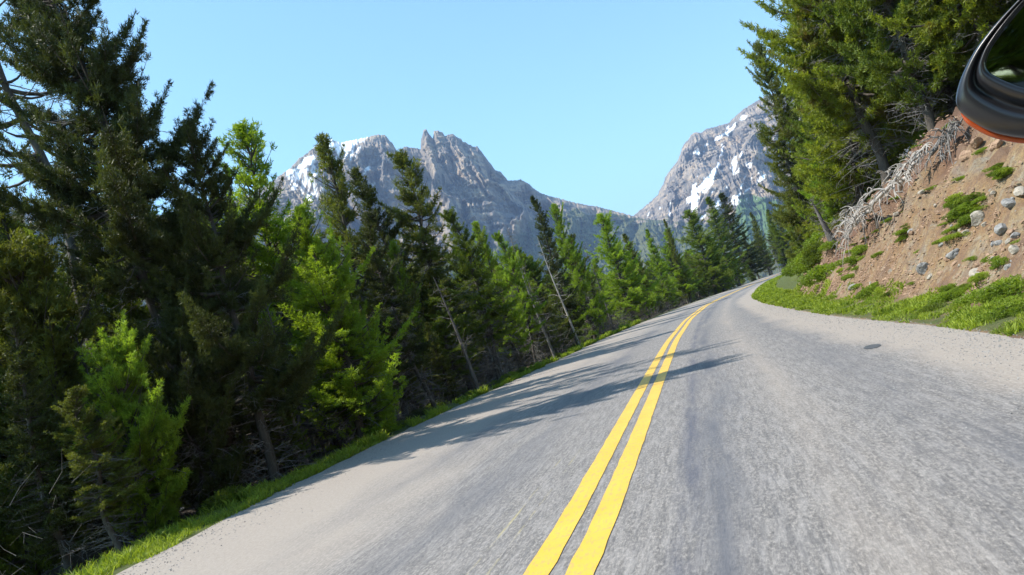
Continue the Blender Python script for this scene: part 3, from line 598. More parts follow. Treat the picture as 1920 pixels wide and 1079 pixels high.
# filler forest on the left: heights kept under the skyline of the named trees
SKY = np.array([(-300, 150), (0, 330), (60, 420), (150, 400), (330, 330), (400, 420), (440, 430), (470, 380), (540, 420), (600, 420), (680, 430), (730, 500), (770, 450), (860, 450), (930, 470), (980, 440), (1060, 455), (1100, 500), (1130, 450), (1210, 480), (1260, 450), (1300, 420), (1340, 410), (1400, 440), (1440, 420), (1480, 430), (1600, 430)], float)
keys = ['fir_b', 'fir_c', 'spruce', 'fir_c', 'fir_bright', 'spruce']
cnt = 0; tries = 0
FT = {'near': ('conifer shaded behind the nearest roadside trees', 'trees behind the nearest roadside row'),
      'mid': ('conifer in the thicket around the dead trees', 'trees in the thicket around the dead trees'),
      'far': ('conifer packed behind the far roadside trees', 'trees behind the far roadside row')}
SIZE = lambda h: 'small' if h < 3.6 else 'medium' if h < 5.5 else 'tall'
COT = 1/math.tan(SUN_EL)
while cnt < 215 and tries < 6000:
    tries += 1; y = 8 + 150*random.random()**1.6; d = 1.5+17*random.random()**1.35; x = float(Lx(y))-d
    if any((x-a)**2+(y-b)**2 < (.95+.011*y)**2 for a, b in PTREES): continue
    gz = float(ground(x, y)); px, py, dd = proj([x, y, gz+3])
    if px < -350: continue
    h = 3.2+6.5*random.random() + (1.2 if d > 6 else 0); reach = float(Lx(y)) + (.5 if y < 10.5 else random.choice([.4, .8, 1.6]))
    while h > 1.6:
        px, py, dd = proj([x-.05*h, y, gz+h]); lim = np.interp(px, SKY[:, 0], SKY[:, 1])+12
        if py > lim and x+(gz+h)*COT < reach: break
        h -= .3
    if h < 1.9: continue
    z = 'near' if y < 19 else 'mid' if y < 42 else 'far'
    nd = random.choice({'near': ['dark', 'dark', 'olive', 'mid'], 'mid': ['dark', 'olive', 'olive', 'mid'], 'far': ['olive', 'mid', 'mid', 'bright']}[z])
    w_ = {'dark': 'dark green', 'olive': 'olive', 'mid': 'fresh green', 'bright': 'bright green'}[nd]; ky = random.choice(keys); sp = 'narrow pointed' if ky == 'spruce' else 'ragged'
    plant(ky, (x, y, gz), h, width=random.uniform(.85, 1.2)*(1.25 if h < 5 or z == 'far' else 1), lean=(-.05+random.gauss(0, .04), random.gauss(0, .03)), needles=nd, name='conifer', label=(lb_ := lab(SIZE(h)+' '+sp+' '+w_+' conifer', 'behind', (x, y, gz+h*.7), LML)), group=lb_); cnt += 1
print('filler', cnt)

# -- right bank
def bank_tree(key, Y, dr, h, lean, needles, width=1.0, label='', name='fir', **kw):
    x = float(Rx(Y))+dr; return plant(key, (x, Y, float(ground(x, Y))-.1), h, width=width, lean=lean, needles=needles, label=label, group=GR, name=name, **kw)
tip_tree('bank_fir', 1420, 78, 46, side=1, lean=.02, width=.62, needles='olive', name='fir', label='thin grey-green fir at the left edge of the bank trees, beside the snowy face', group=GR)
bank_tree('bank_fir', 32.5, 4.2, 12.5, (.05, 0), 'bank', .85, 'big fir with rusty tinted boughs, leftmost full crown over the bank end', rot=1)
bank_tree('bank_fir_b', 30, 4.6, 13.5, (.03, .0), 'bank', .8, 'tall fir rooted beside the grey stump at the top of the bank', rot=2)
bank_tree('bank_fir_b', 27.5, 5.6, 12, (-.06, -.02), 'mid', .75, 'green fir with a dark leaning trunk above the fallen dead tree', rot=.5)
bank_tree('bank_fir', 26, 7.3, 13, (-.04, -.03), 'bank', .8, 'wide fir overhanging the middle of the fallen dead tree', rot=4)
bank_tree('bank_fir_b', 22.5, 7.9, 11, (-.05, -.03), 'yellow', .75, 'sunlit yellow-green fir above the reddish bank lip, left of the mirror', rot=3.3)
bank_tree('bank_fir', 20.0, 8.8, 11, (-.04, -.02), 'yellow', .7, 'sunny fir reaching down close behind the mirror', rot=5)
bank_tree('bank_fir', 36, 4.4, 9, (-.02, 0), 'mid', .7, 'smaller green fir low behind the bank end, beside the thin grey-green one')
bank_tree('bush_pine', 41, 4.3, 4.6, (-.02, 0), 'bank', 1.0, 'round young fir at the narrow end of the bank', name='young_fir')
bank_tree('bush_pine', 52, 4.2, 4.2, (-.02, 0), 'mid', 1.1, 'low bushy fir where bank and road meet', name='young_fir')
bank_tree('bush_pine', 66, 4.6, 4.8, (-.02, 0), 'bank', 1.1, 'low fir leaning over the far inside bend', name='young_fir')
bank_tree('bank_fir', 46, 6.2, 9.5, (-.02, 0), 'bank', .75, 'mid-height fir behind the thin grey-green one, over the narrow bank end')
bank_tree('bank_fir_b', 56, 6.4, 10, (-.02, 0), 'mid', .75, 'green fir standing back from the inside of the far bend')
bank_tree('bank_fir', 72, 7.0, 10, (-.02, 0), 'bank', .8, 'farthest fir on the inside of the bend')
bank_tree('bush_pine', 44, 5.2, 4.2, (0, 0), 'yellow', 1.1, 'bright young fir in front of the inside-bend trees', name='young_fir')
bank_tree('bush_pine', 58, 5.0, 4.6, (0, 0), 'mid', 1.2, 'green young fir low on the inside of the bend', name='young_fir')
bank_tree('bush_pine', 84, 5.4, 6, (0, 0), 'bank', 1.2, 'small fir nearest the point where the road vanishes', name='young_fir')
bank_tree('bush_pine', 37, 4.4, 3.6, (-.02, 0), 'yellow', 1.1, 'yellowish young fir under the big rusty fir', name='young_fir')
n = 0; tries = 0
while n < 46 and tries < 2000:
    tries += 1; y = random.uniform(13, 60) if n < 38 else random.uniform(60, 120); hc = np.interp(y, HCY, HCV)
    d = 1.5+hc/.92+1.5+random.random()*13; x = float(Rx(y))+d+max(0, (y-34)*.12)
    if any((x-a)**2+(y-b)**2 < 1.9**2 for a, b in PTREES): continue
    gz = float(ground(x, y)); h = random.uniform(7.5, 12)
    if y > 45:
        while h > 3 and proj([x, y, gz+h])[0] < 1400+.0*h: h -= .5
        px, py, _ = proj([x, y, gz+h])
        if px < 1470: continue
    plant(random.choice(['bank_fir', 'bank_fir_b', 'bank_fir_b']), (x, y, gz-.1), h, width=random.uniform(.7, .9), lean=(-.04+random.gauss(0, .03), random.gauss(0, .03)), needles=(nd := random.choice(['bank', 'mid', 'bank', 'yellow'])), name='fir', label=(q_ := lab(('tall ' if h > 9.5 else 'shorter ')+{'bank': 'rusty green', 'mid': 'plain green', 'yellow': 'yellow-green'}[nd]+' fir crowded', 'upslope of', (x, y, gz+h*.5), LMR)), group=q_); n += 1
for i in range(22):
    y = -8-1.6*i; x = float(Lx(y))-random.uniform(.8, 4); plant('bank_fir', (x, y, float(ground(x, y))), random.uniform(9, 14), width=1.0, needles=random.choice(['mid', 'bank', 'yellow']), name='fir', label='fir on the left roadside behind the camera, seen only in the mirror', group='firs seen in the mirror')
for y, d, h in ((-3, 7.5, 7), (-7, 8.5, 8), (-11, 9.5, 9), (-6, 11, 9), (1.5, 10.5, 8), (-14, 12, 9), (-17, 9, 9), (4, 12.5, 8)):
    x = float(Rx(y))+d; plant('bank_fir', (x, y, float(ground(x, y))), h, width=.9, needles='mid', name='fir', label='fir on the bank behind the camera, seen only in the mirror', group='firs seen in the mirror')

# -- dead standing trees
def dead_tree(name, base, h, lean, seed, mat_, label, group=None, r=.07, nb=26, bl=.9, cat='dead tree'):
    g = np.random.default_rng(seed); a = thing(name, label, cat, group, tuple(base)); w = MB(); bm_ = MB()
    zz = np.linspace(-.3, h, 12); P = np.stack([lean[0]*zz+.05*np.sin(zz*.8+seed), lean[1]*zz, zz], -1); w.tube(P, np.linspace(r, .01, 12), 7)
    for i in range(nb):
        z = h*g.uniform(.15, .97); az = g.uniform(0, 6.28); l = bl*(1.1-z/h)*g.uniform(.4, 1)+.12; el = g.normal(.15, .35)
        p0 = np.array([lean[0]*z, lean[1]*z, z]); d = np.array([math.cos(az)*math.cos(el), math.sin(az)*math.cos(el), math.sin(el)]); s_ = np.linspace(0, 1, 5)
        pts = p0+d*(s_*l)[:, None]+g.normal(0, .03, (5, 3))*s_[:, None]; bm_.tube(pts, np.linspace(.014, .003, 5), 4)
        for q in range(1, 5):
            td = d*.5+g.normal(0, .6, 3); bm_.tube([pts[q], pts[q]+td*l*.3, pts[q]+td*l*.5+g.normal(0, .04, 3)], [.006, .004, .002], 3)
    obj('trunk', w.mesh('dead_trunk'), M[mat_], a); obj('branches', bm_.mesh('dead_branches', False), M[mat_], a); return a
def dead_at(px, py, Y, **kw):
    lean = kw['lean']
    for it in range(60):
        T = at(px, py, Y); bx, by = T[0], T[1]
        for _ in range(4):
            gz = float(ground(bx, by)); h = T[2]-gz; bx = T[0]-lean[0]*h; by = T[1]-lean[1]*h
        if bx < float(Lx(by))-1.0: break
        Y *= 1.025
    return dead_tree(base=(bx, by, gz), h=h, **kw)
GD = 'dead trees among the left roadside firs'
dead_at(1008, 445, 24.5, name='dead_tree', lean=(-.10, 0), seed=1, mat_='palewood', label='bleached bare trunk leaning left in front of the dark pointed spruce', group=GD, r=.075)
dead_at(950, 428, 24, name='dead_tree', lean=(-.09, 0), seed=2, mat_='deadwood', label='grey dead treetop with fine twigs, left of the bleached bare trunk', group=GD, r=.07, nb=40)
dead_at(968, 470, 21.5, name='dead_tree', lean=(-.12, 0), seed=3, mat_='twig', label='slim dark dead trunk standing before the yellow-green thin fir', group=GD, r=.06, nb=30)
dead_at(1213, 430, 38, name='dead_tree', lean=(-.26, 0), seed=4, mat_='deadwood', label='thin dead tree leaning steeply left of the green firs', group=GD, r=.09, nb=16)
dead_at(1092, 452, 30, name='dead_tree', lean=(-.08, 0), seed=5, mat_='twig', label='brownish dead tree touching the left side of the broad bright fir', group=GD, r=.06, nb=44)
dead_at(812, 520, 18.5, name='dead_tree', lean=(-.14, 0), seed=6, mat_='twig', label='dead leaning trunk near the road under the twin spires', group=GD, r=.08)
dead_at(1430, 430, 70, name='dead_tree', lean=(-.10, 0), seed=7, mat_='deadwood', label='grey dead tree beside the far bend of the road', group=GD, r=.12, nb=44, bl=1.6)
dead_at(640, 560, 13.0, name='dead_tree', lean=(-.1, 0), seed=8, mat_='twig', label='dead grey sapling at the right side of the low sunlit boughs', group=GD, r=.05)
for i in range(75):
    y = 10+48*random.random()**1.1; d = random.uniform(1.2, 5.5); x = float(Lx(y))-d; gz = float(ground(x, y))
    h = random.uniform(1.8, 4.4)
    dead_tree('dead_sapling', (x, y, gz), h, (-.08+random.gauss(0, .08), random.gauss(0, .06)), 50+i, random.choice(['deadwood', 'twig', 'twig', 'twig']), *(lab(('short' if h < 3 else 'tall')+' leafless grey sapling', 'beside', (x, y, gz+1.5), LML),)*2, r=.03+.006*h, nb=26, bl=1.0, cat='dead sapling')

# tangled grey brush under the left trees
bw = MB(); g = np.random.default_rng(99)
for i in range(9500):
    y = 6.5+75*g.random()**1.4; d = .9+7*g.random()**1.4+.7*(y < 11); x = float(Lx(y))-d; z = -.1+g.random()**1.3*1.7*min(1, d/1.8)
    sc_ = .6+y*.012; gz = -.06*d
    if y < 10.5 and i % 5: continue
    p0 = np.array([x, y, gz+z-.1]); dv = g.normal(0, 1, 3); dv[2] = abs(dv[2])*.7; dv /= np.linalg.norm(dv); l = g.uniform(.3, .9)*sc_
    c1 = p0+dv*l*.5+g.normal(0, .06, 3); bw.tube([p0, c1, p0+dv*l+g.normal(0, .1, 3)], [.005*sc_, .004*sc_, .002*sc_], 3)
obj('undergrowth', bw.mesh('undergrowth', False), M['twig'], kind='stuff', label='tangled grey brush on the shaded forest floor beside the left verge')

# ------------------------------------------------------------------ grass, weeds, shrubs
def blades(P, hmin, hmax, w, g, lean=.45):
    n = len(P); a = g.uniform(0, 6.28, n); s_ = np.stack([np.cos(a), np.sin(a), a*0], -1); ln = g.uniform(hmin, hmax, n)[:, None]
    d = np.stack([g.normal(0, lean, n), g.normal(0, lean, n), np.ones(n)], -1); d /= np.linalg.norm(d, axis=1)[:, None]
    m_ = P+d*ln*.55; tip = P+d*ln + np.stack([g.normal(0, .25, n), g.normal(0, .25, n), -.1+0*a], -1)*ln; w = w if np.ndim(w) == 0 else np.asarray(w)[:, None]
    V = np.stack([P-s_*w/2, P+s_*w/2, m_+s_*w*.35, tip, m_-s_*w*.35], 1).reshape(-1, 3)
    return V, np.arange(n*5).reshape(-1, 5), np.repeat(g.uniform(.1, .9, n), 5)*np.tile([.5, .5, .9, 1.1, .9], n)
def grass_patch(name, label, n, yr, dfun, side, hh, seed, power=1.6):
    g = np.random.default_rng(seed); y = yr[0]+(yr[1]-yr[0])*g.random(n)**power; d = dfun(g, y)
    x = (Lx(y)-d) if side < 0 else (Rx(y)+d); keep = NZ.fbm(x*.9, y*.9, 3) > ((-.35+.55*sstep(9, 20, y)) if side < 0 else (-.02-.4*(d < .8)*(d > .2))); x, y, d = x[keep], y[keep], d[keep]
    P = np.stack([x, y, ground(x, y)-.01], -1); cl = np.clip(1+.9*NZ.fbm(x*1.1+9, y*1.1, 2), .35, 2)
    V, f, fr = blades(P, hh[0], hh[1], .008+.0009*y, g); V = V.reshape(-1, 5, 3); V = P[:, None, :]+(V-P[:, None, :])*cl[:, None, None]*np.clip(.7+y/60, .7, 1.6)[:, None, None]
    obj(name, make_mesh(name, V.reshape(-1, 3), f, False, None, dict(fresh=fr)), M['grassblade'], kind='stuff', label=label)
grass_patch('grass', 'bright green grass strip along the left road edge', 60000, (3, 60), lambda g, y: np.abs(g.normal(0, .62, len(y)))*np.clip(1.0-y/60, .25, 1)*(1+1.1*(1-sstep(7, 12, y))), -1, (.06, .20), 5, 2.0)
grass_patch('grass', 'grass verge between the road and the dirt bank', 90000, (6, 110), lambda g, y: .05+g.random(len(y))**1.1*1.35, 1, (.03, .12), 6, 1.5)

def shrub_mesh(seed, leaf=.05, n=900):
    g = np.random.default_rng(seed); th = g.uniform(0, 6.28, n); r = np.sqrt(g.random(n)); z = g.random(n)**.8*(1-.55*r**2)
    lob = 1+.3*np.cos(th*3+seed)+.2*np.cos(th*5+2*seed)
    P = np.stack([np.cos(th)*r*lob, np.sin(th)*r*lob, z*.8], -1)*.5
    D = P/np.linalg.norm(P, axis=1)[:, None]; V, f, fr = tufts(P, D, .2+.7*z, 4, leaf, leaf*.55, g, .8)
    st = MB()
    for i in range(14):
        a = g.uniform(0, 6.28); q = g.uniform(.15, .4); st.tube([[0, 0, -.05], [math.cos(a)*q*.5, math.sin(a)*q*.5, .15], [math.cos(a)*q, math.sin(a)*q, .33]], [.008, .006, .003], 3)
    return make_mesh('shrub_leaves', V, f, False, None, dict(fresh=fr)), st.mesh('shrub_stems', False)
SH = [shrub_mesh(i) for i in range(4)]
def shrub(P, size, k, label, group=None, needles='leaf', flat=1.0, name='shrub'):
    if P is None or Lx(P[1])-.3 < P[0] < Rx(P[1])+.45: return
    r = thing(name, label, 'shrub', group, (P[0], P[1], P[2]-.03)); r.scale = (size, size, size*flat); r.rotation_euler = (0, random.uniform(-.15, .15), random.uniform(0, 6.28))
    obj('leaves', SH[k % 4][0], M[needles], r); obj('stems', SH[k % 4][1], M['twig'], r); return r
GS = 'leafy plants growing on the dirt bank'
for i, (px, py, s_, lb) in enumerate([
    (1640, 552, .8, 'big leafy green shrub at the foot of the dirt bank'), (1668, 594, .6, 'darker shrub in front of the big leafy one at the bank foot'),
    (1600, 492, .7, 'green shrub in the reddish gully below the dead branches'), (1622, 470, .7, 'upper shrub in the reddish gully'),
    (1895, 548, .8, 'wide leafy plant at the right edge near the bank foot'), (1835, 562, .6, 'plant beside the wide leafy one, a little to its left'),
    (1780, 562, .6, 'dark leafy clump at the bank foot below the grey boulder'), (1905, 588, .6, 'bright clump low on the verge at the right edge'),
    (1560, 470, .9, 'shrub right under the grey stump')]):
    shrub(hit(px, py), s_, i, lb, GS, flat=.7)
for cx_, cy_, rx_, ry_, n_, ph in ((1815, 400, 30, 38, 40, 'in the green patch halfway up the bank'), (1885, 325, 22, 16, 9, 'high on the bank under the mirror'), (1640, 550, 30, 22, 10, 'around the big shrub at the bank foot'),
        (1880, 560, 44, 22, 18, 'in the verge clump at the right edge'), (1780, 562, 60, 12, 14, 'along the bank foot below the grey boulder'), (1700, 590, 60, 10, 12, 'on the verge right of the big shrub'),
        (1695, 435, 16, 26, 9, 'in the dirt right of the dead branches'), (1600, 490, 24, 34, 14, 'in the reddish gully'), (1860, 505, 22, 18, 7, 'between pale stones near the right edge'), (1530, 500, 24, 34, 12, 'at the left end of the dirt slope')):
    for i in range(n_):
        px = cx_+random.gauss(0, .55)*rx_; py = cy_-(px-cx_)*.55+random.gauss(0, .5)*ry_; P = hit(px, py); sz = random.uniform(.14, .40)
        if P is not None: lb_ = ('small' if sz < .32 else 'larger')+' leafy plant '+ph; shrub(P, sz, random.randrange(4), lb_, lb_, flat=random.uniform(.5, .9), needles=random.choice(['leaf', 'leaf', 'mid', 'grassblade']))
GB = 'leafy undergrowth shrubs at the narrow end of the bank'
for i in range(26):
    px = 1476+random.random()*72; py = 430+random.random()*(70 if px < 1500 else 95)
    P = hit(px, py); s_ = random.uniform(.8, 1.5); nd = random.choice(['leaf', 'leaf', 'mid'])
    if P is not None: lb_ = lab(('large ' if s_ > 1.15 else 'small ')+('bright' if nd == 'leaf' else 'dark')+' leafy undergrowth shrub', 'near', P, LMR); shrub(P, s_, i, lb_, lb_, needles=nd)
for i in range(34):
    y = random.uniform(34, 120); x = float(Rx(y))+random.uniform(2.2, 4.6)+(.7 if y > 42 else 0); s_ = random.uniform(.8, 1.6); nd = random.choice(['leaf', 'mid']); P = (x, y, float(ground(x, y))); lb_ = lab(('large ' if s_ > 1.2 else 'small ')+('bright' if nd == 'leaf' else 'dull')+' green roadside shrub', 'beside', P, LMR); shrub(P, s_, i, lb_, lb_, needles=nd)
for i in range(46):
    y = 5+40*random.random()**1.5; x = float(Lx(y))-random.uniform(.9, 3.2); P = (x, y, float(ground(x, y))); nd = random.choice(['leaf', 'mid', 'dark']); lb_ = lab({'leaf': 'bright', 'mid': 'green', 'dark': 'dark'}[nd]+' low plant in the grass', 'under', P, LML); shrub(P, random.uniform(.4, .8), i, lb_, lb_, needles=nd)
for i in range(30):
    y = random.uniform(36, 95); x = float(Rx(y))+random.uniform(2.9, 4.4); P = (x, y, float(ground(x, y))); lb_ = lab('bushy green shrub on the bank end', 'behind', P, LMR); shrub(P, random.uniform(1.3, 2.0), i, lb_, lb_, needles=random.choice(['leaf', 'mid']))
for i in range(130):
    y = random.uniform(9, 34); hc = float(np.interp(y, HCY, HCV)); x = float(Rx(y))+1.3+random.random()*hc/.92; s_ = random.uniform(.12, .40); P = (x, y, float(ground(x, y))); lb_ = lab(('tiny' if s_ < .25 else 'small')+' weed tuft on the dirt', 'near', P, LMR); shrub(P, s_, i, lb_, lb_, flat=.6)

# ------------------------------------------------------------------ rocks
def rock_mesh(seed):
    import bmesh
    b_ = bmesh.new(); bmesh.ops.create_icosphere(b_, subdivisions=3, radius=.5); g = np.random.default_rng(seed)
    pl = g.normal(0, 1, (9, 3)); pl /= np.linalg.norm(pl, axis=1)[:, None]; dd = g.uniform(.28, .44, 9)
    for v in b_.verts:
        p = np.array(v.co)
        for n_, d_ in zip(pl, dd):
            q = p@n_
            if q > d_: p = p-n_*(q-d_)
        p += g.normal(0, .012, 3); v.co = p*np.array([1.25, .9, .75])
    me = bpy.data.meshes.new('rock'); b_.to_mesh(me); b_.free(); return me
RK = [rock_mesh(i) for i in range(5)]
def rock_mat(nm, a, b2):
    m, t, b = mat(nm); tc = N(t, 'ShaderNodeTexCoord'); n_ = noise(t, tc.outputs['Object'], 5, 6, .7); t.links.new(ramp(t, n_, [(.3, a), (.7, b2)]), b.inputs['Base Color'])
    b.inputs['Roughness'].default_value = .9; t.links.new(bump(t, n_, .6, .05), b.inputs['Normal']); return m
M['rk_grey'] = rock_mat('grey_rock', (.14, .14, .14), (.36, .345, .33)); M['rk_pale'] = rock_mat('pale_rock', (.26, .23, .19), (.46, .41, .34)); M['rk_brown'] = rock_mat('brown_rock', (.20, .12, .08), (.42, .28, .18))
def rock(P, s_, k, mt, label, group):
    r = obj('rock', RK[k % 5], M[mt]); r.location = (P[0], P[1], P[2]+.0*s_); r.scale = (s_,)*3; r.rotation_euler = (random.uniform(-.6, .6), random.uniform(-.6, .6), random.uniform(0, 6.28))
    r['label'] = label; r['category'] = 'rock'; r['group'] = group
GK = 'rocks in the dirt bank'
for i, (px, py, s_, mt, lb) in enumerate([
    (1736, 507, .34, 'rk_grey', 'round grey boulder standing out low in the dirt bank'), (1838, 418, .36, 'rk_pale', 'pale upright rock right of the green patch'), (1832, 516, .26, 'rk_pale', 'pale stone on the lower bank left of the wide leafy plant'),
    (1788, 480, .26, 'rk_grey', 'flat grey slab between the boulder and the pale upright rock'), (1893, 383, .22, 'rk_grey', 'grey rock high on the right of the bank'), (1915, 365, .24, 'rk_pale', 'pale rock at the right edge below the mirror'),
    (1880, 432, .28, 'rk_grey', 'bluish stone right of the pale upright rock'), (1815, 300, .34, 'rk_brown', 'brown ledge rock near the bank top'), (1832, 270, .3, 'rk_brown', 'topmost brown rock under the left end of the mirror'),
    (1600, 540, .25, 'rk_grey', 'small dark rock beside the big leafy shrub'), (1765, 515, .16, 'rk_brown', 'orange-brown stone right beside the grey boulder'), (1745, 520, .14, 'rk_pale', 'little white stone just under the grey boulder'),
    (1868, 275, .3, 'rk_brown', 'brown rock directly under the mirror'), (1905, 470, .2, 'rk_pale', 'whitish stone at the right edge halfway down the bank')]):
    rock(hit(px, py), s_, i, mt, lb, GK)
for i in range(240):
    y = random.uniform(8.5, 32); hc = float(np.interp(y, HCY, HCV)); x = float(Rx(y))+1.4+random.random()*hc/.92
    s_ = random.choice([.05, .07, .09, .12, .17]); mt = random.choice(['rk_grey', 'rk_pale', 'rk_brown', 'rk_brown', 'rk_brown']); P = (x, y, float(ground(x, y))-.02); lb_ = lab(('small' if s_ < .1 else 'fist-sized')+' '+mt[3:]+' stone in the dirt', 'near', P, LMR); rock(P, s_, i, mt, lb_, lb_)
for i in range(46):
    P = hit(random.gauss(1850, 60), random.gauss(455, 50))
    if P is not None and P[0] > float(Rx(P[1]))+1.3:
        P[2] -= .03; s_ = random.choice([.06, .08, .11, .16]); mt = random.choice(['rk_pale', 'rk_grey', 'rk_brown']); lb_ = lab(('large' if s_ > .1 else 'small')+' angular '+mt[3:]+' rubble block', 'near', P, LMR); rock(P, s_, i, mt, lb_, lb_)
# loose grit on the shoulders
g = np.random.default_rng(12); n = 9000; y = 5+30*g.random(n)**1.5; rs_ = g.random(n) < .6
d = np.abs(g.normal(0, .55, n)); x = np.where(rs_, Rx(y)-d+.12, Lx(y)+d); s_ = g.uniform(.004, .012, n)
oc = np.array([(1, 0, 0), (0, 1, 0), (-1, 0, 0), (0, -1, 0), (0, 0, .8)])
V = np.stack([x, y, np.maximum(ground(x, y), .004)], -1)[:, None, :]+s_[:, None, None]*(oc[None]+g.normal(0, .2, (n, 5, 3)))
f = (np.arange(n)[:, None, None]*5+np.array([(0, 1, 4), (1, 2, 4), (2, 3, 4), (3, 0, 4)])[None]).reshape(-1, 3)
obj('gravel', make_mesh('gravel', V.reshape(-1, 3), f), M['rk_grey'], kind='stuff', label='loose sandy gravel scattered on the road shoulders')

g = np.random.default_rng(15); n = 26000; y = 8+26*g.random(n)**1.2; hc = np.interp(y, HCY, HCV); f_ = g.random(n)**1.4; x = Rx(y)+1.2+f_*hc/.92*1.05
kp = NZ.fbm(x*1.1+20, y*1.1, 3)+.25*g.random(n) > -.02; x, y = x[kp], y[kp]; n = len(x); s_ = g.uniform(.008, .030, n)*(.6+y/30)
V = np.stack([x, y, ground(x, y)], -1)[:, None, :]+s_[:, None, None]*(oc[None]*[1.3, 1, .8]+g.normal(0, .3, (n, 5, 3)))
f = (np.arange(n)[:, None, None]*5+np.array([(0, 1, 4), (1, 2, 4), (2, 3, 4), (3, 0, 4)])[None]).reshape(-1, 3)
obj('scree', make_mesh('scree', V.reshape(-1, 3), f), M['rk_brown'], kind='stuff', label='crumbly brown scree littering the dirt bank')

# ------------------------------------------------------------------ fallen dead tree, stump and hanging roots on the lip of the bank
def droop(mb, p0, out, l, g, r=.02, k=7, down=.9, fork=True):
    s_ = np.linspace(0, 1, k); p = p0+out*(s_*l)[:, None]+np.array([0, 0, -1.])*(down*l*s_**2.2)[:, None]+g.normal(0, .03*l, (k, 3))*s_[:, None]
    mb.tube(p, np.linspace(r, r*.2, k), 5)
    if fork:
        for q in range(2, k-1):
            for _ in range(2):
                o2 = out+g.normal(0, .7, 3); o2 /= np.linalg.norm(o2); droop(mb, p[q], o2, l*g.uniform(.25, .5), g, r*.45, 5, down*1.1, False)
def fallen(name, A, B, n, l, seed, label, mt, r=.09, cat='dead tree', grp=None):
    g = np.random.default_rng(seed); a = thing(name, label, cat, grp, tuple(A)); A = np.array(A); B = np.array(B); w = MB(); q = MB()
    s_ = np.linspace(0, 1, 10); P = (B-A)*s_[:, None]+g.normal(0, .04, (10, 3)); w.tube(P, np.linspace(r, r*.4, 10), 8)
    for i in range(n):
        f_ = g.random(); p0 = (B-A)*f_; out = np.array([g.uniform(-1.1, .0), g.normal(-.5, .4), g.uniform(-.2, .6)]); out /= np.linalg.norm(out)
        droop(q, p0, out, l*g.uniform(.5, 1.1), g, g.uniform(.018, .046), down=g.uniform(.3, 1.1))
    obj('log', w.mesh('log'), M[mt], a); obj('branches', q.mesh('fallen_branches'), M[mt], a)
def lipt(px, py, up_=.25): p = hit(px, py); p[2] += up_; return p
fallen('fallen_dead_tree', lipt(1608, 442, .3), lipt(1705, 360, .5), 15, 1.0, 5, 'bleached fallen dead tree with drooping grey branches along the bank lip', 'palewood', .085)
fallen('fallen_dead_tree', lipt(1690, 372), lipt(1752, 305, .45), 13, .9, 6, 'upper fallen dead tree with curled branches, just below the mirror side firs', 'palewood', .07)
fallen('dead_branch_pile', lipt(1755, 305), lipt(1815, 255, .35), 16, .7, 8, 'twisted grey roots and branches at the bank top left of the mirror', 'deadwood', .05, 'branches')
fallen('dead_branch_pile', lipt(1590, 455), lipt(1640, 415, .35), 10, .9, 9, 'grey dead branches hanging right beside the stump', 'deadwood', .05, 'branches')
P = hit(1563, 455); dead_tree('stump', (P[0], P[1], P[2]), 1.7, (-.22, 0), 31, 'twig', 'dark broken stump with grey splinters at the lower end of the bank top', r=.17, nb=30, bl=.7, cat='stump')

# ------------------------------------------------------------------ rear-view mirror of the vehicle, top right
DM = .70
MC = raydir(1960, 90)*DM + np.array([0, 0, EYE])
mz = -raydir(1960, 90); mz /= np.linalg.norm(mz); mz = mz + np.array([0, 0, .105]); mz /= np.linalg.norm(mz)
mx = np.cross(up, mz); mx /= np.linalg.norm(mx); my = np.cross(mz, mx); MR = np.stack([mx, my, mz], -1)
def loc(px, py, dep):
    """mirror-local point: on the mirror's own plane, then dep metres towards the rider"""
    v = raydir(px, py); k = (MC-np.array([0, 0, EYE]))@mz/(v@mz); p = (v*k+np.array([0, 0, EYE])-MC)@MR; return p+np.array([0, 0, dep])
mroot = thing('rear_view_mirror', 'black rear-view mirror with an orange lower rim in the top right corner', 'mirror', None, tuple(MC))
mroot.rotation_euler = Matrix(MR.tolist()).to_euler()
def smooth_loop(pts, n=96):
    pts = np.array(pts, float); m_ = len(pts); t_ = np.arange(n)*m_/n; i = t_.astype(int); f_ = (t_-i)[:, None]
    p0, p1, p2, p3 = pts[(i-1) % m_], pts[i % m_], pts[(i+1) % m_], pts[(i+2) % m_]
    return .5*(2*p1+(p2-p0)*f_+(2*p0-5*p1+4*p2-p3)*f_**2+(3*p1-p0-3*p2+p3)*f_**3)
O = [(1905, 0), (1862, 46), (1826, 92), (1802, 136), (1790, 172), (1789, 196), (1800, 213), (1822, 230), (1855, 247), (1895, 257), (1935, 260), (2000, 254), (2080, 225), (2140, 160), (2160, 90), (2140, 10), (2080, -50), (2010, -72), (1950, -45)]
Gq = [(1920, 4), (1886, 44), (1858, 84), (1848, 108), (1847, 122), (1853, 134), (1868, 144), (1890, 154), (1915, 163), (1945, 170), (1985, 172), (2045, 160), (2095, 125), (2115, 85), (2100, 25), (2050, -22), (2000, -35), (1965, -28), (1940, -15)]
Os, Gs = smooth_loop(O), smooth_loop(Gq)
def ring(f_, dep, sc_=1.0, dy=0):
    p = Gs*(1-f_)+Os*f_; c_ = p.mean(0); p = c_+(p-c_)*sc_; return np.array([loc(a_, b_, dep) for a_, b_ in p])
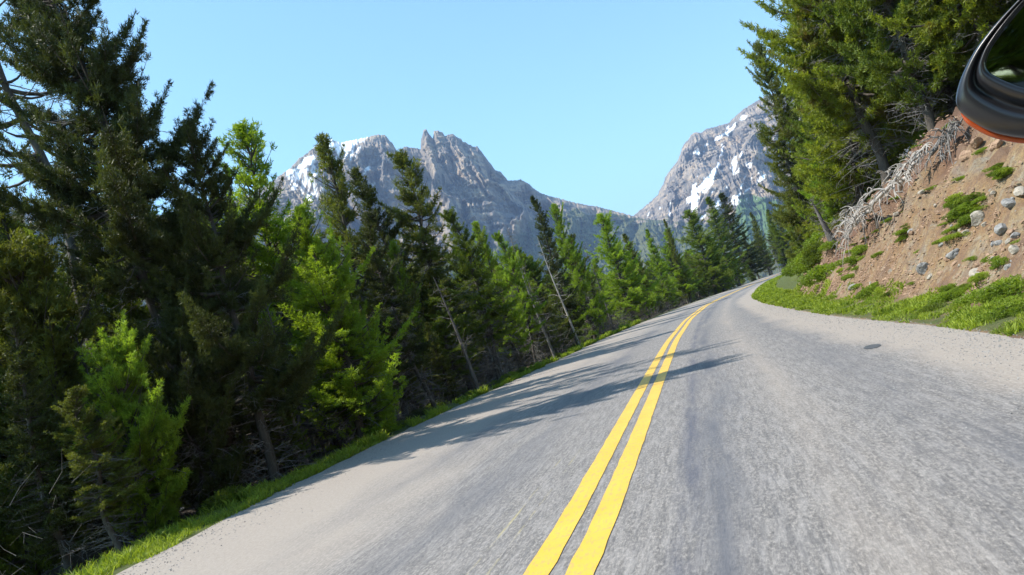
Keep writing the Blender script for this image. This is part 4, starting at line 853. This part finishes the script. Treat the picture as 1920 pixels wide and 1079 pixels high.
rings = [ring(0, -.004), ring(.02, .001), ring(.06, .004), ring(.14, .0045), ring(.22, .002), ring(.30, -.004), ring(.36, -.009), ring(.42, -.009), ring(.47, -.004), ring(.52, -.001), ring(.62, .0), ring(.8, -.002), ring(.92, -.006), ring(.98, -.012), ring(1, -.02), ring(1, -.035), ring(1, -.05, .95), ring(1, -.066, .82), ring(1, -.076, .6), ring(1, -.08, .3)]
n = 96; V = np.concatenate(rings+[rings[-1].mean(0)[None]]); j = np.arange(n); j2 = (j+1) % n
FQ = np.concatenate([np.stack([k*n+j, (k+1)*n+j, (k+1)*n+j2, k*n+j2], -1) for k in range(len(rings)-1)])
last = len(rings)*n; FT3 = np.stack([(len(rings)-1)*n+j, np.full(n, last), (len(rings)-1)*n+j2], -1)
m, t, b = mat('black_plastic'); b.inputs['Base Color'].default_value = (.016, .016, .019, 1); b.inputs['Roughness'].default_value = .3; b.inputs['Specular IOR Level'].default_value = .6
tcn = N(t, 'ShaderNodeTexCoord'); t.links.new(bump(t, noise(t, tcn.outputs['Object'], 900, 2), .12, .0004), b.inputs['Normal'])
M['plastic'] = m
obj('housing', make_mesh('mirror_housing', V, [FQ, FT3], True), m, mroot)
m, t, b = mat('mirror_glass'); b.inputs['Base Color'].default_value = (.38, .40, .41, 1); b.inputs['Metallic'].default_value = 1; b.inputs['Roughness'].default_value = .04
gl = ring(0, -.0035, .995); cgl = gl.mean(0)+[0, 0, .004]
obj('glass', make_mesh('mirror_glass', np.concatenate([gl, cgl[None]]), np.stack([j2, np.full(n, n), j], -1), True), m, mroot)
# orange lens running under the housing
sel = np.where((Os[:, 1] > 208))[0]; Pn = Os[sel]; cen = Os.mean(0); on = MB()
path = np.array([loc(x, y+2.5, -.026) for x, y in Pn]); on.tube(path, np.full(len(path), .0034)*np.clip(np.sin(np.linspace(0.05, 3.09, len(path)))*2.2, .1, 1), 10)
m, t, b = mat('orange_lens'); b.inputs['Base Color'].default_value = (.36, .06, .012, 1); b.inputs['Roughness'].default_value = .25
obj('orange_rim', on.mesh('orange_rim'), m, mroot)
am = MB(); am.tube([loc(2120, 150, -.04), loc(2200, 230, -.05), loc(2300, 380, -.06), loc(2360, 640, -.05), loc(2380, 900, .0)], [.016, .014, .012, .012, .014], 12)
obj('mounting_arm', am.mesh('mounting_arm'), M['plastic'], mroot)
